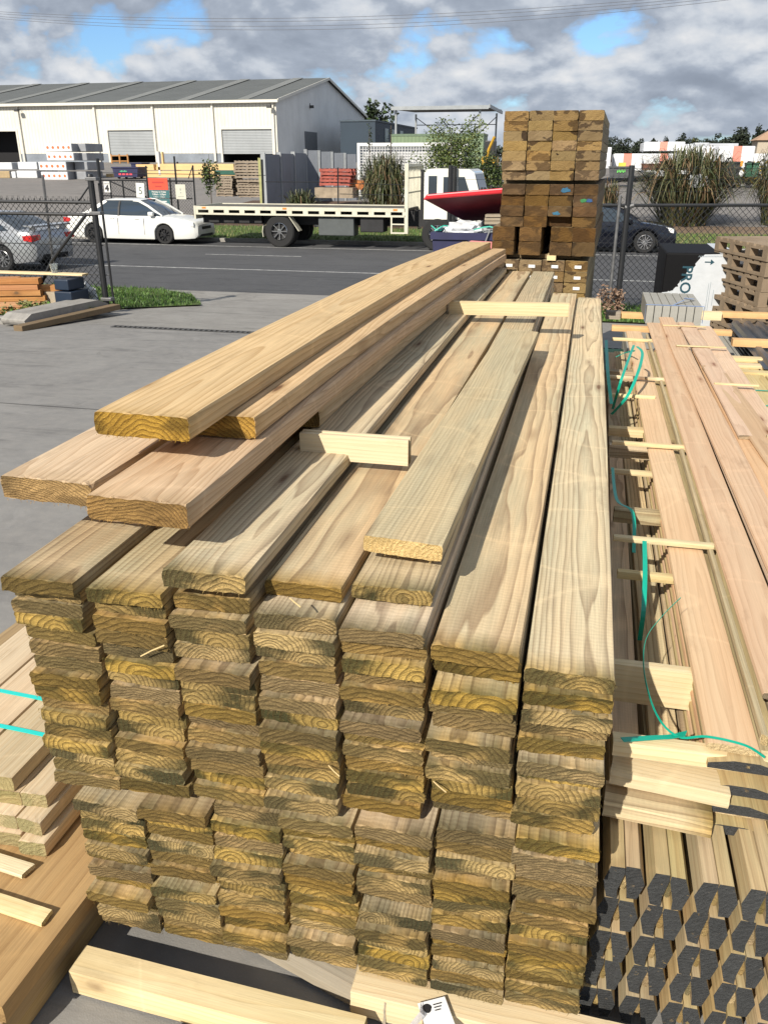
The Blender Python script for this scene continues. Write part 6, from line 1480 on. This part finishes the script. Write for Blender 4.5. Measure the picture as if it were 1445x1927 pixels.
mb = MB(); 
for i in range(6): mb.box(w*(.40+.07*i), w*(.40+.07*i)+w*.045, -.07, -.061, h*(.52+.05*(i % 2)), h*(.70+.05*(i % 2)))
mb.build('green_lettering', pm('bright_green_print', (.15, .6, .12), .5, var=0), t)
skip(1208, 308, 1243, 322, 59, 'low rusty brown skip behind the large flax bush', pm('rust_brown', (.20, .075, .045), .8, var=.2))
t, w, h = skip(1243, 303, 1322, 318, 60, 'long dark skip with orange lug, mostly hidden by the flax', M_SKB)
MB().box(w-.3, w-.1, -.09, -.062, h*.5, h*1.05).build('corner_lug', pm('orange_lug_b', (.75, .33, .04), .5), t)
for i, (a_, c_) in enumerate([(1405, 1413), (1415, 1424)]):
    x0, x1, z0, z1 = frame_at(a_, 306, c_, 336, 57); t = empty('wheelie_bin', (x0, 57, z0), 0, ['dark green wheelie bin right of the black skip, left one of two', 'paler green wheelie bin, right one of the two by the black skip'][i], 'bin'); w, h = x1-x0, z1-z0
    MB().prism([(0.03, 0.1), (w-.03, .1), (w, h*.9), (0, h*.9)], 0, .7, 'y').build('bin_body', pm(['bin_green', 'bin_green_b'][i], [(.02, .10, .05), (.06, .16, .10)][i], .5), t); MB().box(-.03, w+.03, -.05, .75, h*.9, h).build('bin_lid', pm('bin_lid_green', (.02, .08, .045), .5), t)
leafmass('scrap_heap', (0, 0, .5), (2.4, 1.5, .8), 500, .35, [pm('scrap_yellow', (.6, .42, .06), .6), pm('scrap_dark', (.05, .05, .05), .7), pm('scrap_grey', (.3, .3, .29), .7)], 71, 'tangled heap of yellow and dark scrap at the right edge of the far yard', 'scrap heap', 'stuff', loc=(aty(1440, 320, 58).x, 58, zg(58)))
x0, x1, z0, z1 = frame_at(907, 258, 930, 325, 58)
cr = empty('yellow_loader', (x0, 58, zg(58)), 0, 'yellow and dark lifting machine half hidden between canopy and sleeper tower', 'machine')
MB().box(0, .9, 0, 2.2, .4, 1.8).build('machine_body', pm('machine_yellow', (.62, .36, .03), .5, var=.2, vs_=3), cr, bevel=.05)
MB().box(.15, .8, .3, 1.4, 1.8, z1-zg(58)-.2).build('cab', pm('machine_dark', (.03, .03, .03), .4), cr, bevel=.04)
mb = MB(); mb.tube([(.2, -.2, .8), (.5, -.4, 2.2), (.85, -.6, z1-zg(58))], .09, 6); mb.build('boom', pm('boom_yellow', (.62, .36, .03), .5), cr)
for yy in (.3, 1.9): MB().lathe([(.001, -.15), (.45, -.15), (.45, .15), (.001, .15)], 16, 0, 'x', (-.1, yy, .45)).build('wheel', M_VOID, cr)

# far trees and house
def tree(x, y, H_, W_, seed, label, leaf, n=1500, group=None, size=None):
    r = random.Random(seed); z0 = zg(y)-.1; t = empty('far_tree', (x, y, z0), 0, label, 'tree', group)
    mb = MB(); mb.tube([(0, 0, 0), (r.uniform(-.1, .1)*W_, 0, H_*.35), (r.uniform(-.15, .15)*W_, 0, H_*.8)], H_*.035, 6, 0, H_*.008); mb.build('trunk', pm('far_bark', (.07, .055, .045), .9), t)
    leafmass('crown', (0, 0, H_*.60), (W_/2, W_/2, H_*.42), n, size or H_*.085, leaf, seed, parent=t, clumps=22); return t
def tree_px(px, pt, wpx, Y, seed, label, leaf=LD, n=1300, group=None):
    a_ = aty(px, pt, Y); sc_ = Y/_ca/FPX*1.0; return tree(a_.x, Y, a_.z-zg(Y)+.3, wpx*sc_*1.15, seed, label, leaf, n, group)
G_FT = 'dark trees on the far skyline'
tl_ = [(1152, 262, 26, 'low tree just right of the sleeper tower'), (1175, 259, 34, 'spreading gum tree second right of the tower'), (1205, 263, 26, 'round dark tree left of the raised white pack'), (1229, 259, 16, 'small pointed tree above the raised white pack'), (1249, 262, 16, 'low tree showing above the red stripe'), (1291, 255, 26, 'dark tree in the middle of the skyline'), (1309, 258, 20, 'yellow green tree on the skyline'), (1330, 259, 22, 'low tree left of the broad dark one'), (1356, 251, 36, 'broad dark tree on the skyline'), (1376, 257, 24, 'flat-topped tree right of the broad dark one'), (1402, 238, 36, 'tallest round dark tree on the skyline'), (1430, 238, 17, 'slim open tree near the right edge'), (1446, 245, 26, 'tree cut by the right edge of the photo')]
for i, (px, pt, w_, lab) in enumerate(tl_):
    tree_px(px, pt, w_, 230+(i*37 % 50), 900+i, lab, [pm('yellow_leaf', (.12, .13, .04), .7)]+LD[:1] if 'yellow' in lab else LD, 1200, G_FT)
mb_ = None
leafmass('far_wood', (0, 0, 2.6), (110, 6, 3.4), 9000, 1.2, LD, 31, 'dense line of dark trees closing the far skyline on the right', 'trees', 'stuff', loc=(aty(1300, 300, 290).x, 290, 2.0), clumps=150)
leafmass('far_wood', (0, 0, 2.4), (80, 6, 3.0), 5000, 1.2, LD, 33, 'dense line of dark trees behind the warehouse and canopy', 'trees', 'stuff', loc=(aty(850, 300, 290).x-30, 290, 2.0), clumps=110)
tree_px(708, 196, 62, 150, 950, 'tall olive tree rising behind the warehouse roof end', [LG[1], LD[1], LD[0]], 2200)
tree_px(920, 268, 30, 120, 951, 'dark tree behind the canopy posts', LD, 900)
hx_ = aty(1421, 269, 225); hz2 = zg(225)
hs = empty('house', (hx_.x, 222, hz2), 0, 'small cream house with a tan hipped roof among the far trees', 'house')
MB().box(0, 10, 0, 8, 0, 4.6).build('wall', pm('house_cream', (.5, .43, .33), .8), hs)
mb = MB(); mb.add([(-.6, -.6, 4.6), (10.6, -.6, 4.6), (10.6, 8.6, 4.6), (-.6, 8.6, 4.6), (3, 4, 7.0), (7, 4, 7.0)], [(0, 1, 5, 4), (1, 2, 5), (2, 3, 4, 5), (3, 0, 4), (3, 2, 1, 0)]); mb.build('roof', pm('tan_tiles', (.42, .27, .17), .8), hs)
# lamp post right of the tower
lp0 = aty(1140, 235, 70); lp = empty('street_lamp', (lp0.x, 70, zg(70)), 0, 'slim lamp post just right of the top of the sleeper tower', 'street lamp')
MB().tube([(0, 0, 0), (0, 0, lp0.z-zg(70))], .07, 6).build('post', M_GALV, lp); MB().box(-.25, .25, -.1, .1, lp0.z-zg(70), lp0.z-zg(70)+.12).build('lamp_head', M_GALV, lp)

# ------------------------------------------------------------------ power lines over the road
for i, (ya, yb, yc) in enumerate([(22, 34, -8), (26, 40, -3), (31, 49, 2), (35, 56, 8)]):
    YY = 46+i*.5; P = []
    p_l = aty(0, ya, YY); p_m = aty(560, yb, YY); p_r = aty(1300, yc, YY)
    # parabola through three measured points, carried on to both sides
    import itertools
    def zz(x):
        return (p_l.z*(x-p_m.x)*(x-p_r.x)/((p_l.x-p_m.x)*(p_l.x-p_r.x))+p_m.z*(x-p_l.x)*(x-p_r.x)/((p_m.x-p_l.x)*(p_m.x-p_r.x))+p_r.z*(x-p_l.x)*(x-p_m.x)/((p_r.x-p_l.x)*(p_r.x-p_m.x)))
    P = [(x, YY, zz(x)) for x in range(-50, 30, 2)]
    mb = MB(); mb.tube(P, .011, 4); tag(mb.build('power_line', pm('cable', (.08, .08, .085), .6, var=0)), ['topmost', 'second', 'third', 'lowest'][i]+' power line sagging across the top of the sky', 'cable', 'power lines across the sky')

# loose splinters caught between the board ends
WSP = pm('splinter_wood', (.62, .46, .22), .8, var=.1)
for i, (p, q_, lab) in enumerate([((545, 1125), (575, 1150), 'pale sliver of wood sticking out near the top of the middle column'), ((618, 1440), (648, 1470), 'thin splinter hanging from an end low in the middle columns'), ((815, 1470), (850, 1500), 'splinter sticking out of the second column from the right'), ((265, 1235), (330, 1205), 'long thin splinter across two board ends on the left')]):
    a_, b_ = aty(*p, 1.505), aty(*q_, 1.485); b_ = a_.lerp(b_, .7); mb = MB(); mb.ribbon([a_, a_.lerp(b_, .5)+Vector((0, -.004, .003)), b_], .003, .001, (0, .3, 1)); tag(mb.build('wood_splinter', WSP), lab, 'splinter')
